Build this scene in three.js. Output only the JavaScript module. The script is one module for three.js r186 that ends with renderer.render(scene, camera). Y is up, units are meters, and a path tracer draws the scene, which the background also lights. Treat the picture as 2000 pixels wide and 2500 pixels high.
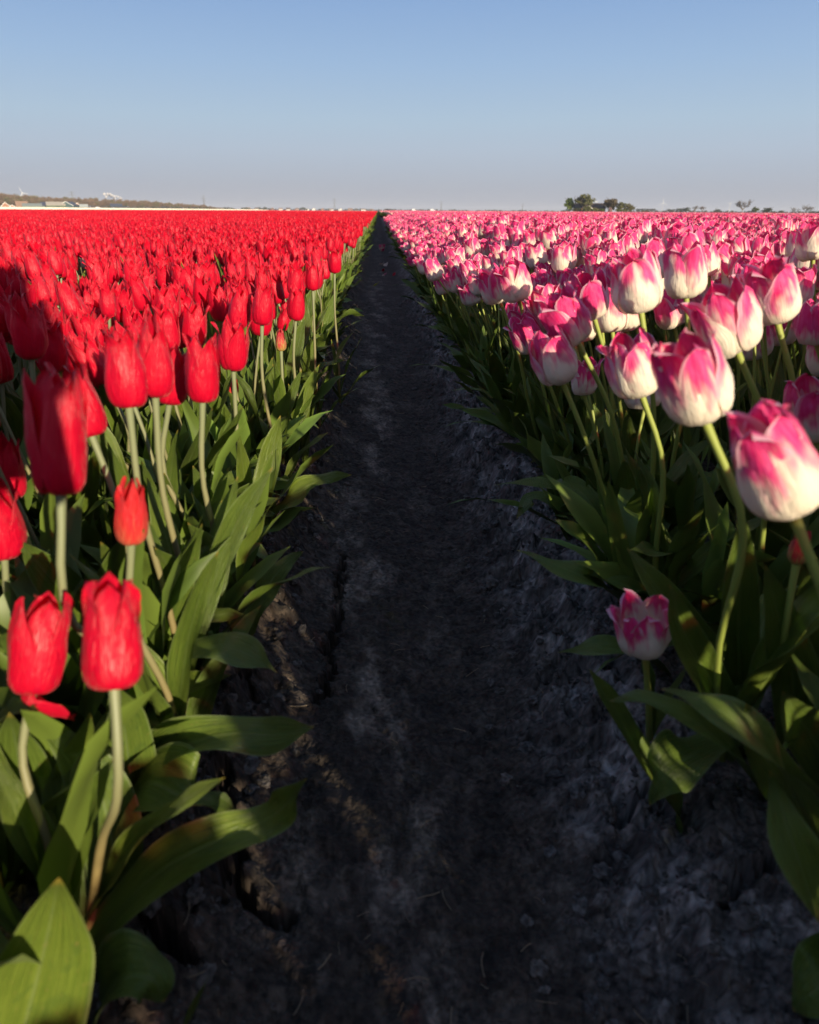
import * as THREE from 'three';
import { mergeGeometries } from 'three/addons/utils/BufferGeometryUtils.js';
import { MarchingCubes } from 'three/addons/objects/MarchingCubes.js';
import { createNoise2D, createNoise3D } from 'simplex-noise';

// ------------------------------------------------------------------ camera, sky, sun, exposure
const scene = new THREE.Scene();
const camera = new THREE.PerspectiveCamera(73.74, 819 / 1024, 0.02, 30000);
camera.rotation.order = 'YXZ';
camera.position.set(0, 0.68, 0);
camera.rotation.set(THREE.MathUtils.degToRad(-23.8), THREE.MathUtils.degToRad(-2.55), THREE.MathUtils.degToRad(0.37));
camera.focus = 1.95;
camera.userData.fStop = 5.6;
camera.updateMatrixWorld(true);

const SUN_EL = THREE.MathUtils.degToRad(14), SUN_AZ = THREE.MathUtils.degToRad(28); // behind the viewer, to the right
const sunDir = new THREE.Vector3(Math.sin(SUN_AZ) * Math.cos(SUN_EL), Math.sin(SUN_EL), Math.cos(SUN_AZ) * Math.cos(SUN_EL));
{
  const W = 1024, H = 512, data = new Float32Array(W * H * 4);
  // clear evening sky: lavender haze at the horizon, blue above, a little warmer and brighter towards the sun
  const stops = [[0, [0.335, 0.350, 0.398]], [1.5, [0.345, 0.370, 0.425]], [4, [0.362, 0.430, 0.520]], [6, [0.345, 0.450, 0.560]], [9.5, [0.275, 0.402, 0.582]], [13.5, [0.205, 0.330, 0.550]], [30, [0.15, 0.245, 0.43]], [60, [0.115, 0.19, 0.34]], [90, [0.105, 0.175, 0.315]]];
  for (let r = 0; r < H; r++) {
    const up = ((r + 0.5) / H - 0.5) * Math.PI, deg = Math.max(0, up * 180 / Math.PI);
    let k = 0; while (k < stops.length - 2 && deg > stops[k + 1][0]) k++;
    const f = Math.min(1, Math.max(0, (deg - stops[k][0]) / (stops[k + 1][0] - stops[k][0])));
    for (let c = 0; c < W; c++) {
      const a = ((c + 0.5) / W - 0.5) * 2 * Math.PI, x = Math.cos(a) * Math.cos(up), y = Math.sin(up), z = Math.sin(a) * Math.cos(up);
      const cs = x * sunDir.x + y * sunDir.y + z * sunDir.z, g = Math.pow(Math.max(0, cs), 4);
      const i = (r * W + c) * 4, warm = [0.35, 0.24, 0.12];
      for (let q = 0; q < 3; q++) data[i + q] = 0.775 * (stops[k][1][q] * (1 - f) + stops[k + 1][1][q] * f) * (up < 0 ? 0.6 : 1) + warm[q] * 0.72 * g * (up < 0 ? 0.4 : 1);
      data[i + 3] = 1;
    }
  }
  const sky = new THREE.DataTexture(data, W, H, THREE.RGBAFormat, THREE.FloatType);
  sky.mapping = THREE.EquirectangularReflectionMapping; sky.magFilter = THREE.LinearFilter; sky.needsUpdate = true;
  scene.background = sky; scene.environment = sky;
}
const sun = new THREE.DirectionalLight(new THREE.Color().setRGB(1, 0.84, 0.60), 5.0);
sun.position.copy(sunDir).multiplyScalar(60); sun.castShadow = true; sun.shadow.radius = 1;
sun.shadow.mapSize.set(4096, 4096);
Object.assign(sun.shadow.camera, { left: -12, right: 12, top: 12, bottom: -12, near: 1, far: 140 });
scene.add(sun, sun.target);
scene.fog = new THREE.FogExp2(new THREE.Color().setRGB(0.72, 0.76, 0.86), 0.00011);

const renderer = new THREE.WebGLRenderer({ antialias: true });
renderer.setSize(819, 1024);
renderer.toneMapping = THREE.LinearToneMapping;
renderer.toneMappingExposure = 1.58;
renderer.shadowMap.enabled = true;

// ------------------------------------------------------------------ helpers
const V3 = (x, y, z) => new THREE.Vector3(x, y, z);
function rngOf(seed) { let a = seed >>> 0; return () => { a = (a + 0x6d2b79f5) | 0; let t = Math.imul(a ^ (a >>> 15), 1 | a); t = (t + Math.imul(t ^ (t >>> 7), 61 | t)) ^ t; return ((t ^ (t >>> 14)) >>> 0) / 4294967296; }; }
const rng = rngOf(20240513);
const n2 = createNoise2D(rngOf(11)), n2b = createNoise2D(rngOf(12)), n3 = createNoise3D(rngOf(13));
const rr = (a, b, R = rng) => a + (b - a) * R();
const pick = (l, R = rng) => l[Math.floor(R() * l.length) % l.length];
const sm = (a, b, x) => { const t = Math.min(1, Math.max(0, (x - a) / (b - a))); return t * t * (3 - 2 * t); };
const lerp = (a, b, t) => a + (b - a) * t;
const rad = THREE.MathUtils.degToRad;
function table(ts, vs, t) { // Catmull-Rom through (ts, vs)
  const n = ts.length; if (t <= ts[0]) return vs[0]; if (t >= ts[n - 1]) return vs[n - 1];
  let k = 0; while (t > ts[k + 1]) k++;
  const h = ts[k + 1] - ts[k], s = (t - ts[k]) / h;
  const m0 = k > 0 ? (vs[k + 1] - vs[k - 1]) / (ts[k + 1] - ts[k - 1]) * h : vs[k + 1] - vs[k];
  const m1 = k < n - 2 ? (vs[k + 2] - vs[k]) / (ts[k + 2] - ts[k]) * h : vs[k + 1] - vs[k];
  const s2 = s * s, s3 = s2 * s;
  return (2 * s3 - 3 * s2 + 1) * vs[k] + (s3 - 2 * s2 + s) * m0 + (-2 * s3 + 3 * s2) * vs[k + 1] + (s3 - s2) * m1;
}
// a direction of view (u, v on a 1725 x 2156 grid) turned into metres: at a depth, or where it meets a height
const F = 1667;
function ray(u, v) { const px = u * 2000 / 1725, py = v * 2500 / 2156; return V3((px - 1000) / F, -(py - 1250) / F, -1); }
function at(u, v, depth) { return camera.localToWorld(ray(u, v).multiplyScalar(depth)); }
function atY(u, v, y) { const p = camera.localToWorld(ray(u, v)), d = p.sub(camera.position); return camera.position.clone().addScaledVector(d, (y - camera.position.y) / d.y); }
function toView(p) { const c = camera.worldToLocal(p.clone()); return { z: -c.z, u: (c.x / -c.z * F + 1000) * 0.8625, v: (-c.y / -c.z * F + 1250) * 0.8624 }; }
function horizonAt(u, D) { const d = camera.localToWorld(ray(u, 446)).sub(camera.position); d.y = 0; d.normalize(); return V3(d.x * D, 0, d.z * D); }
const counts = {};
function numbered(name) { const k = counts[name] = (counts[name] ?? -1) + 1; return k ? `${name}_${String(k).padStart(3, '0')}` : name; }
function tag(o, label, category, group, kind) { if (label) o.userData.label = label; if (category) o.userData.category = category; if (group) o.userData.group = group; if (kind) o.userData.kind = kind; return o; }
function shadow(o) { o.castShadow = true; o.receiveShadow = true; return o; }
function thing(name, label, category, pos = [0, 0, 0], turn = 0, group) { const o = new THREE.Group(); o.name = numbered(name); o.position.set(...(pos.isVector3 ? pos.toArray() : pos)); o.rotation.y = turn; scene.add(o); return tag(o, label, category, group); }
function part(name, geo, mat, parent) { const m = shadow(new THREE.Mesh(geo, mat)); m.name = name; parent.add(m); return m; }
function geoOf(pos, uv, idx, col) {
  const g = new THREE.BufferGeometry(); g.setAttribute('position', new THREE.Float32BufferAttribute(pos, 3));
  if (uv) g.setAttribute('uv', new THREE.Float32BufferAttribute(uv, 2));
  if (col) g.setAttribute('color', new THREE.Float32BufferAttribute(col, 3));
  g.setIndex(idx); g.computeVertexNormals(); return g;
}
function gridIdx(nu, nv) { const idx = []; for (let j = 0; j < nv; j++) for (let i = 0; i < nu; i++) { const a = j * (nu + 1) + i, b = a + 1, c = a + nu + 1, d = c + 1; idx.push(a, b, c, b, d, c); } return idx; }
function paint(g, fn) { const p = g.attributes.position, c = new Float32Array(p.count * 3); for (let i = 0; i < p.count; i++) { const k = fn(p.getX(i), p.getY(i), p.getZ(i), i); c[i * 3] = k[0]; c[i * 3 + 1] = k[1]; c[i * 3 + 2] = k[2]; } g.setAttribute('color', new THREE.BufferAttribute(c, 3)); return g; }
function dataTex(size, fn, srgb = true, h = size) {
  const d = new Uint8Array(size * h * 4);
  const enc = (x) => { x = Math.min(1, Math.max(0, x)); return Math.round(255 * (srgb ? (x <= 0.0031308 ? x * 12.92 : 1.055 * Math.pow(x, 1 / 2.4) - 0.055) : x)); };
  for (let y = 0; y < h; y++) for (let x = 0; x < size; x++) { const c = fn((x + 0.5) / size, (y + 0.5) / h), i = (y * size + x) * 4; d[i] = enc(c[0]); d[i + 1] = enc(c[1]); d[i + 2] = enc(c[2]); d[i + 3] = 255; }
  const t = new THREE.DataTexture(d, size, h); if (srgb) t.colorSpace = THREE.SRGBColorSpace; t.magFilter = THREE.LinearFilter; t.wrapS = t.wrapT = THREE.RepeatWrapping; t.needsUpdate = true; return t;
}
const mixc = (a, b, t) => [lerp(a[0], b[0], t), lerp(a[1], b[1], t), lerp(a[2], b[2], t)];

// ------------------------------------------------------------------ ground: furrow, banks, beds
const CRACKS = [ // (x, z forward) of the open cracks in the dried soil, with half width and depth
  { p: [[-0.080, 1.32], [-0.088, 1.20], [-0.083, 1.08], [-0.094, 0.98], [-0.090, 0.90], [-0.098, 0.83]], w: 0.0042, d: 0.06 },
  { p: [[-0.205, 0.66], [-0.188, 0.60], [-0.170, 0.555], [-0.162, 0.51], [-0.140, 0.495], [-0.105, 0.487]], w: 0.0075, d: 0.07 },
  { p: [[-0.262, 0.49], [-0.232, 0.455], [-0.215, 0.44], [-0.190, 0.435]], w: 0.0085, d: 0.06 },
  { p: [[-0.235, 0.86], [-0.205, 0.84], [-0.190, 0.80]], w: 0.006, d: 0.04 },
  { p: [[0.265, 0.56], [0.285, 0.575], [0.31, 0.57], [0.33, 0.585]], w: 0.006, d: 0.045 },
  { p: [[0.325, 0.44], [0.35, 0.455], [0.38, 0.46], [0.41, 0.48]], w: 0.006, d: 0.04 },
];
function segDist(px, py, a, b) { const dx = b[0] - a[0], dy = b[1] - a[1], t = Math.min(1, Math.max(0, ((px - a[0]) * dx + (py - a[1]) * dy) / (dx * dx + dy * dy))); return [Math.hypot(px - a[0] - t * dx, py - a[1] - t * dy), t]; }
function fbm(x, y, o, N = n2) { let s = 0, a = 1, t = 0; for (let i = 0; i < o; i++) { s += a * N(x, y); t += a; a *= 0.5; x = x * 2.03 + 7.1; y = y * 2.03 - 3.7; } return s / t; }
function billow(x, y, o) { let s = 0, a = 1, t = 0; for (let i = 0; i < o; i++) { s += a * (1 - Math.abs(n2b(x, y)) * 2); t += a; a *= 0.52; x = x * 2.1 + 3.3; y = y * 2.1 + 9.2; } return s / t; }
const profL = (x, z) => sm(-0.10, -0.29, x + 0.02 * n2(z * 1.3, 4.4) + 0.012 * n2(z * 5, 9)), profR = (x, z) => sm(0.17, 0.40, x + 0.022 * n2(z * 1.2, 14.4) + 0.014 * n2(z * 5.2, 19));
function groundBase(x, z) { return 0.085 * profL(x, z) + 0.10 * profR(x, z) - 0.012 * sm(0.02, 0.10, x) * sm(0.24, 0.14, x); }
function groundH(x, z) { // z forward
  let h = groundBase(x, z);
  const far = sm(9, 3, Math.hypot(x, z));
  if (far > 0) {
    const bl = profL(x, z), br = profR(x, z), bank = Math.max(Math.sin(Math.PI * Math.min(1, bl)) * 0.8 + bl * 0.35, Math.sin(Math.PI * Math.min(1, br)) + br * 0.4);
    h += far * (0.007 * fbm(x * 9, z * 5, 3) + 0.006 * fbm(x * 40, z * 26, 3) + 0.004 * billow(x * 24, z * 18, 3));
    if (br > 0 && z < 3) { let d1 = 9, d2 = 9; const cx = Math.floor(x / 0.055), cz = Math.floor(z / 0.055); for (let i = -1; i < 2; i++) for (let j = -1; j < 2; j++) { const a = n2((cx + i) * 7.31, (cz + j) * 3.77), b = n2b((cx + i) * 5.13, (cz + j) * 9.41), dd = Math.hypot(x - (cx + i + 0.5 + 0.45 * a) * 0.055, z - (cz + j + 0.5 + 0.45 * b) * 0.055) + 0.004 * n2(x * 60, z * 60); if (dd < d1) { d2 = d1; d1 = dd; } else if (dd < d2) d2 = dd; } h -= 0.010 * sm(0.0, 0.5, br) * (1 - sm(0.001, 0.009, d2 - d1)) * sm(-0.35, 0.3, n2(x * 9 + 40, z * 9)); }
    h += far * bank * (0.026 * billow(x * 9, z * 9, 3) - 0.006 + 0.006 * fbm(x * 34, z * 34, 3));
    if (z > 0.3 && z < 1.45) for (const c of CRACKS) {
      const wob = 0.009 * n2(x * 26, z * 26) + 0.006 * n2(x * 80 + 5, z * 80);
      let best = 9; for (let i = 0; i < c.p.length - 1; i++) best = Math.min(best, segDist(x + wob, z + wob * 0.6, c.p[i], c.p[i + 1])[0]);
      h -= c.d * (1 - sm(c.w * 0.55, c.w * 1.5, best));
    }
  }
  return h;
}
const soilBump = dataTex(1024, (u, v) => {
  const s = (a, f) => { const x = Math.cos(u * 2 * Math.PI) * f, y = Math.sin(u * 2 * Math.PI) * f; return n3(x + a, y, v * 0) ; };
  const per = (f, o) => { let q = 0, a = 1; for (let i = 0; i < o; i++) { const X = u * f, Y = v * f, w = 0.15; const b = (uu, vv) => n2(uu * f + i * 31, vv * f); const fu = sm(1 - w, 1, u), fv = sm(1 - w, 1, v); q += a * lerp(lerp(b(u, v), b(u - 1, v), fu), lerp(b(u, v - 1), b(u - 1, v - 1), fu), fv); f *= 2.1; a *= 0.55; } return q; };
  const k = 0.5 + 0.30 * per(9, 5); return [k, k, k];
}, false);
const soilTint = dataTex(1024, (u, v) => {
  const b = (f, o) => { const w = 0.15, fu = sm(1 - w, 1, u), fv = sm(1 - w, 1, v), g = (x, y) => fbm(x * f + o, y * f, 4); return lerp(lerp(g(u, v), g(u - 1, v), fu), lerp(g(u, v - 1), g(u - 1, v - 1), fu), fv); };
  const k = 0.80 + 0.55 * b(9, 3) + 0.75 * b(44, 50), w = b(12, 80);
  return [k * (1 + 0.05 * w), k, k * (1 - 0.06 * w)].map((x) => x * 0.8);
});
{
  const xs = [], zs = [];
  for (let x = -0.5; x <= 0.62; x += 0.0055) xs.push(x);
  for (let s = 0.0055, x = xs[xs.length - 1]; x < 6000; s *= 1.17) { x += s; xs.push(x); }
  for (let s = 0.0055, x = xs[0]; x > -6000; s *= 1.17) { x -= s; xs.unshift(x); }
  for (let z = 0.22; z <= 1.5; z += 0.0055) zs.push(z);
  for (let s = 0.0055, z = zs[zs.length - 1]; z < 9000; s *= z < 6 ? 1.008 : z < 14 ? 1.03 : 1.25) { z += s; zs.push(z); }
  for (let s = 0.03, z = zs[0]; z > -300; s *= 1.2) { z -= s; zs.unshift(z); }
  const nx = xs.length, nz = zs.length, pos = [], uv = [], col = [];
  for (const z of zs) for (const x of xs) {
    pos.push(x, groundH(x, z), -z); uv.push(x / 0.55, z / 0.55);
    const bl = profL(x, z), br = profR(x, z), R = Math.hypot(x, z);
    // soil colours: dark damp floor, dried grey crust in streaks and on the sunny-side bank, brown clods on the other
    let c = [0.055, 0.042, 0.032];
    const streak = fbm(x * 5, z * 2.6, 4), fine = fbm(x * 26, z * 13, 3), crustL = sm(-0.15, -0.02, x) * sm(0.10, -0.01, x);
    const dry = Math.min(1, Math.max(0, sm(-0.15, 0.55, streak + 0.35 * fine) * (0.25 + 0.75 * crustL)));
    c = mixc(c, [0.265, 0.222, 0.180], dry * (R < 9 ? 0.9 : 0.4));
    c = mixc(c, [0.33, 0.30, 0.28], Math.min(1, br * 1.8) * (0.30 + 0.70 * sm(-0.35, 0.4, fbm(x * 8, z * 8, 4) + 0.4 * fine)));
    c = mixc(c, mixc([0.058, 0.040, 0.028], [0.135, 0.094, 0.066], sm(-0.4, 0.4, streak + fine * 0.6)), Math.min(1, bl * 1.2) * 0.85);
    const mott = 0.62 + 0.85 * sm(-0.5, 0.6, fbm(x * 60, z * 42, 3) + 0.5 * fbm(x * 16, z * 9, 2)); if (R < 6) c = c.map((k) => k * mott);
    if (R > 250) { const g = sm(250, 420, R); c = mixc(c, [0.06, 0.085, 0.035], g * (0.75 + 0.25 * n2(x * 0.004, z * 0.004))); }
    col.push(...c);
  }
  const idx = []; for (let j = 0; j < nz - 1; j++) for (let i = 0; i < nx - 1; i++) { const a = j * nx + i, b = a + 1, c = a + nx, d = c + 1; idx.push(a, b, c, b, d, c); }
  const g = geoOf(pos, uv, idx, col);
  const m = new THREE.MeshStandardMaterial({ vertexColors: true, map: soilTint, bumpMap: soilBump, bumpScale: 0.022, roughness: 0.95 });
  const ground = shadow(new THREE.Mesh(g, m)); ground.name = 'ground'; ground.userData.kind = 'structure'; scene.add(ground);
}

// ------------------------------------------------------------------ tulip materials
const RED = {
  tex: [0, 1].map((s) => dataTex(128, (u, v) => {
    const a = Math.abs(u - 0.5) * 2, st = fbm((u - 0.5) * 26 + s * 9, v * 1.6, 3), bl = fbm(u * 4 + s * 20, v * 4, 3);
    let c = mixc([0.62, 0.001, 0.026], [0.74, 0.006, 0.040], 0.5 + 0.8 * st);
    c = mixc(c, [0.48, 0.001, 0.034], sm(0.1, 0.7, bl) * 0.5);
    c = mixc(c, [0.76, 0.022, 0.055], sm(0.75, 1.0, a) * 0.5);
    c = mixc(c, [0.62, 0.30, 0.03], sm(0.055, 0.0, v) * 0.7);
    return c;
  }, true, 256)),
};
const PINK = {
  tex: [0, 1, 2, 3, 4].map((s) => dataTex(128, (u, v) => {
    const x = (u - 0.5) * 2, a = Math.abs(x), st = fbm(x * 7 + s * 9, v * 1.3 + s, 4), fine = fbm(x * 34, v * 1.4 + s * 3, 3), blot = fbm(x * 1.8 + s * 13, v * 2.2 + s * 5, 2);
    const cream = mixc([0.86, 0.76, 0.60], [0.88, 0.82, 0.71], 0.5 + 0.4 * fine), pink = mixc([0.80, 0.012, 0.16], [0.82, 0.10, 0.33], Math.min(1, Math.max(0, 0.34 + 0.6 * fine + 0.55 * blot))), lilac = [0.81, 0.56, 0.64];
    // pink flame from the rim down, deeper in the middle or along one side, cream at the base and often up the margin
    const start = [0.42 + 0.24 * a, 0.70 - 0.36 * a, 0.51 + 0.26 * x, 0.56 - 0.26 * x, 0.26 + 0.12 * a][s];
    let m = sm(start - 0.19, start + 0.20, v + 0.06 * st + 0.05 * fbm(x * 3.2 + s, v * 1.5, 2) + 0.17 * blot);
    if (s === 1) m *= 1 - 0.75 * sm(0.22, 0.02, a + 0.05 * st) * sm(1.0, 0.75, v);
    let c = mixc(cream, pink, m);
    c = mixc(c, lilac, m * sm(0.62, 0.98, a + 0.16 * st) * 0.8);
    c = mixc(c, [0.80, 0.60, 0.62], m * sm(0.35, 0.8, fine * 0.5 + st * 0.6) * 0.3);
    return mixc(c, [0.62, 0.55, 0.22], sm(0.05, 0, v) * 0.6);
  }, true, 256)),
};
const petalBump = dataTex(128, (u, v) => { const k = 0.5 + 0.28 * fbm((u - 0.5) * 34, v * 2.2, 3) + 0.2 * fbm(u * 5, v * 5, 2); return [k, k, k]; }, false);
const petalMat = (map, o) => new THREE.MeshPhysicalMaterial({ map, roughness: 0.46, transmission: 0.38, thickness: 0, ior: 1.42, specularIntensity: 0.6, bumpMap: petalBump, bumpScale: 0.0013, side: THREE.DoubleSide, ...o });
RED.mats = RED.tex.map((t) => petalMat(t, { roughness: 0.40, sheen: 0.35, sheenColor: new THREE.Color().setRGB(1, 0.45, 0.42), sheenRoughness: 0.45 }));
PINK.mats = PINK.tex.map((t) => petalMat(t, { roughness: 0.55, transmission: 0.30 }));
const budTex = dataTex(64, (u, v) => { const a = Math.abs(u - 0.5) * 2, st = fbm((u - 0.5) * 16, v * 2, 3); return mixc(mixc([0.68, 0.19, 0.10], [0.72, 0.025, 0.035], sm(0.05, 0.7, v + 0.3 * st + 0.3 * a)), [0.45, 0.34, 0.10], sm(0.12, 0, v)); }, true, 128);
const budMat = petalMat(budTex, {});
const paleTex = dataTex(64, (u, v) => mixc([0.80, 0.72, 0.60], [0.80, 0.50, 0.50], 0.3 + 0.5 * fbm(u * 6, v * 3, 3)));
const paleMat = petalMat(paleTex, {});
const greenBudTex = dataTex(64, (u, v) => { const a = Math.abs(u - 0.5) * 2, st = fbm((u - 0.5) * 12, v * 2, 3); return mixc(mixc([0.50, 0.46, 0.12], [0.62, 0.02, 0.05], sm(0.25, 0.7, v * 0.7 + 0.5 * st + 0.25)), [0.6, 0.5, 0.3], sm(0.8, 1, a) * 0.5); }, true, 128);
const greenBudMat = petalMat(greenBudTex, {});
const leafTex = dataTex(256, (u, v) => {
  const a = Math.abs(u - 0.5) * 2, vein = fbm((u - 0.5) * 44, v * 1.2, 2), bl = fbm(u * 3, v * 7, 4), spot = n2(u * 9, v * 22 + 50);
  let c = mixc([0.092, 0.150, 0.022], [0.150, 0.212, 0.036], 0.5 + 0.85 * vein + 0.35 * bl);
  c = mixc(c, [0.060, 0.115, 0.024], sm(0.1, 0.6, bl) * 0.5);
  c = mixc(c, [0.20, 0.25, 0.11], sm(0.90, 0.99, a) * 0.6);
  c = mixc(c, [0.24, 0.20, 0.07], sm(0.80, 0.95, spot) * 0.6); c = mixc(c, [0.17, 0.23, 0.10], sm(0.06, 0.0, a) * 0.5);
  c = mixc(c, [0.42, 0.32, 0.06], sm(0.965, 0.995, v) * 0.8);
  return c;
}, true, 512);
const leafBump = dataTex(256, (u, v) => { const k = 0.5 + 0.3 * fbm((u - 0.5) * 44, v * 1.2, 2) + 0.2 * fbm(u * 4, v * 9, 3); return [k, k, k]; }, false);
const leafMatO = { roughness: 0.36, specularIntensity: 0.6, transmission: 0.34, thickness: 0, ior: 1.42, bumpMap: leafBump, bumpScale: 0.0020, side: THREE.DoubleSide };
const leafMats = [new THREE.MeshPhysicalMaterial({ map: leafTex, ...leafMatO }), new THREE.MeshPhysicalMaterial({ map: leafTex, color: new THREE.Color().setRGB(1.18, 1.12, 0.95), ...leafMatO }), new THREE.MeshPhysicalMaterial({ map: leafTex, color: new THREE.Color().setRGB(1.0, 1.02, 0.88), ...leafMatO })];
const foliageMat = new THREE.MeshPhysicalMaterial({ vertexColors: true, roughness: 0.42, specularIntensity: 0.6, transmission: 0.30, thickness: 0, ior: 1.42, side: THREE.DoubleSide });
const stemMat = new THREE.MeshPhysicalMaterial({ vertexColors: true, roughness: 0.5 });
const heartMat = new THREE.MeshStandardMaterial({ color: new THREE.Color().setRGB(0.30, 0.28, 0.06), roughness: 0.8 });

// ------------------------------------------------------------------ petals, flowers, leaves, stems (unit height flowers)
const CUP = {
  red: { t: [0, 0.06, 0.16, 0.32, 0.5, 0.7, 0.86, 1], r: [0.05, 0.150, 0.222, 0.258, 0.252, 0.205, 0.152, 0.11], y: [0, 0.012, 0.075, 0.24, 0.45, 0.70, 0.89, 1.05], amax: 1.12,
    wt: [0, 0.08, 0.2, 0.38, 0.55, 0.7, 0.82, 0.92, 0.97, 1], wv: [0.30, 0.62, 0.88, 1.0, 0.98, 0.86, 0.66, 0.36, 0.16, 0.01] },
  pink: { t: [0, 0.06, 0.16, 0.32, 0.5, 0.7, 0.86, 1], r: [0.05, 0.21, 0.325, 0.392, 0.39, 0.345, 0.295, 0.25], y: [0, 0.015, 0.085, 0.26, 0.47, 0.71, 0.88, 1.0], amax: 1.05,
    wt: [0, 0.08, 0.2, 0.38, 0.55, 0.7, 0.82, 0.92, 0.97, 1], wv: [0.30, 0.62, 0.88, 1.0, 1.0, 0.95, 0.83, 0.58, 0.33, 0.05] },
  cup: { t: [0, 0.06, 0.16, 0.32, 0.5, 0.7, 0.86, 1], r: [0.05, 0.175, 0.245, 0.27, 0.265, 0.236, 0.205, 0.18], y: [0, 0.012, 0.075, 0.24, 0.45, 0.70, 0.88, 1.03], amax: 1.08,
    wt: [0, 0.08, 0.2, 0.38, 0.55, 0.7, 0.82, 0.92, 0.97, 1], wv: [0.30, 0.62, 0.88, 1.0, 1.0, 0.94, 0.80, 0.50, 0.25, 0.02] },
  bud: { t: [0, 0.1, 0.25, 0.45, 0.65, 0.85, 1], r: [0.05, 0.17, 0.245, 0.255, 0.20, 0.115, 0.06], y: [0, 0.03, 0.15, 0.38, 0.62, 0.85, 1.0], amax: 1.2,
    wt: [0, 0.1, 0.3, 0.5, 0.7, 0.9, 1], wv: [0.4, 0.75, 1, 1, 0.85, 0.5, 0.05] },
};
function petalGeo(kind, outer, seed, nu, nv, k = {}) {
  const C = CUP[kind], R = rngOf(seed * 7919 + 17), ph = R() * 6.28, ph2 = R() * 6.28, ruff = (kind === 'pink' ? 0.042 : 0.02) * (0.5 + R()), cf = rr(0.74, 0.90, R), hgt = rr(0.93, 1.03, R) * (outer ? 0.97 : 1.0), wob = rr(-0.05, 0.05, R);
  const flare = (k.flare ?? (kind === 'red' ? rr(-0.3, 1.6, R) : kind === 'cup' ? rr(-0.6, 0.0, R) : rr(-0.45, 0.9, R))), off = outer ? 1.0 : kind === 'pink' ? 0.86 : 0.9, open = (k.open ?? 0) + rr(-0.05, 0.07, R), roll = kind === 'red' ? rr(0, 0.05, R) : rr(0.0, 0.085, R), groove = rr(0.008, 0.022, R), wsc = rr(0.92, 1.06, R) * (outer ? 1 : 0.95);
  const pos = [], uv = [], co = Math.cos(open), so = Math.sin(open);
  for (let j = 0; j <= nv; j++) {
    const t = Math.pow(j / nv, 0.92);
    const r = table(C.t, C.r, t) * off, y = table(C.t, C.y, t) * hgt, wid = table(C.wt, C.wv, t) * wsc;
    for (let i = 0; i <= nu; i++) {
      const u = (i / nu) * 2 - 1, arc = r * C.amax * wid * u, rc = Math.max(0.02, r * cf), aa = Math.max(-2.2, Math.min(2.2, arc / rc));
      let q = r - rc + rc * Math.cos(aa), s = rc * Math.sin(aa) + wob * t * t * 0.5, h = y;
      q -= groove * Math.exp(-Math.pow(u / 0.14, 2)) * sm(0, 0.3, t) * (outer ? 1 : -0.6);
      q += ruff * u * u * Math.sin(t * 9 + ph + (u > 0 ? 0 : 2.1)) * sm(0.25, 0.8, t);
      q += roll * Math.pow(Math.abs(u), 3) * sm(0.45, 0.85, t);          // margins rolled outward
      const tip = Math.max(0, t - 0.72); q += flare * tip * tip * 1.6; h += -Math.abs(flare) * tip * tip * 0.35;
      h += (kind === 'pink' ? 0.030 : 0.018) * Math.sin(u * 5 + ph2) * sm(0.55, 1, t); q += (kind === 'pink' ? 0.030 : 0.018) * n3(u * 1.4 + seed * 3.1, t * 2.4, seed * 1.7) * sm(0.12, 0.4, t) + 0.010 * n3(u * 3.5, t * 4 + seed, seed) * sm(0.3, 0.7, t);
      const Y = h * co - (q - 0.05) * so * 0.9, Q = 0.05 + (q - 0.05) * co + h * so;
      pos.push(s, Y, Q); uv.push(u * 0.5 + 0.5, j / nv);
    }
  }
  return geoOf(pos, uv, gridIdx(nu, nv));
}
// a whole flower as one geometry, for the tulips seen small
function flowerGeo(kind, seed, nu, nv, open = 0) {
  const R = rngOf(seed * 31 + 5), gs = [];
  for (let i = 0; i < 6; i++) { const g = petalGeo(kind, i % 2 === 0, seed * 6 + i, nu, nv, { open: open + rr(-0.05, 0.13, R) }); g.rotateY(i * Math.PI / 3 + rr(-0.1, 0.1, R)); gs.push(g); }
  return mergeGeometries(gs);
}
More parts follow.
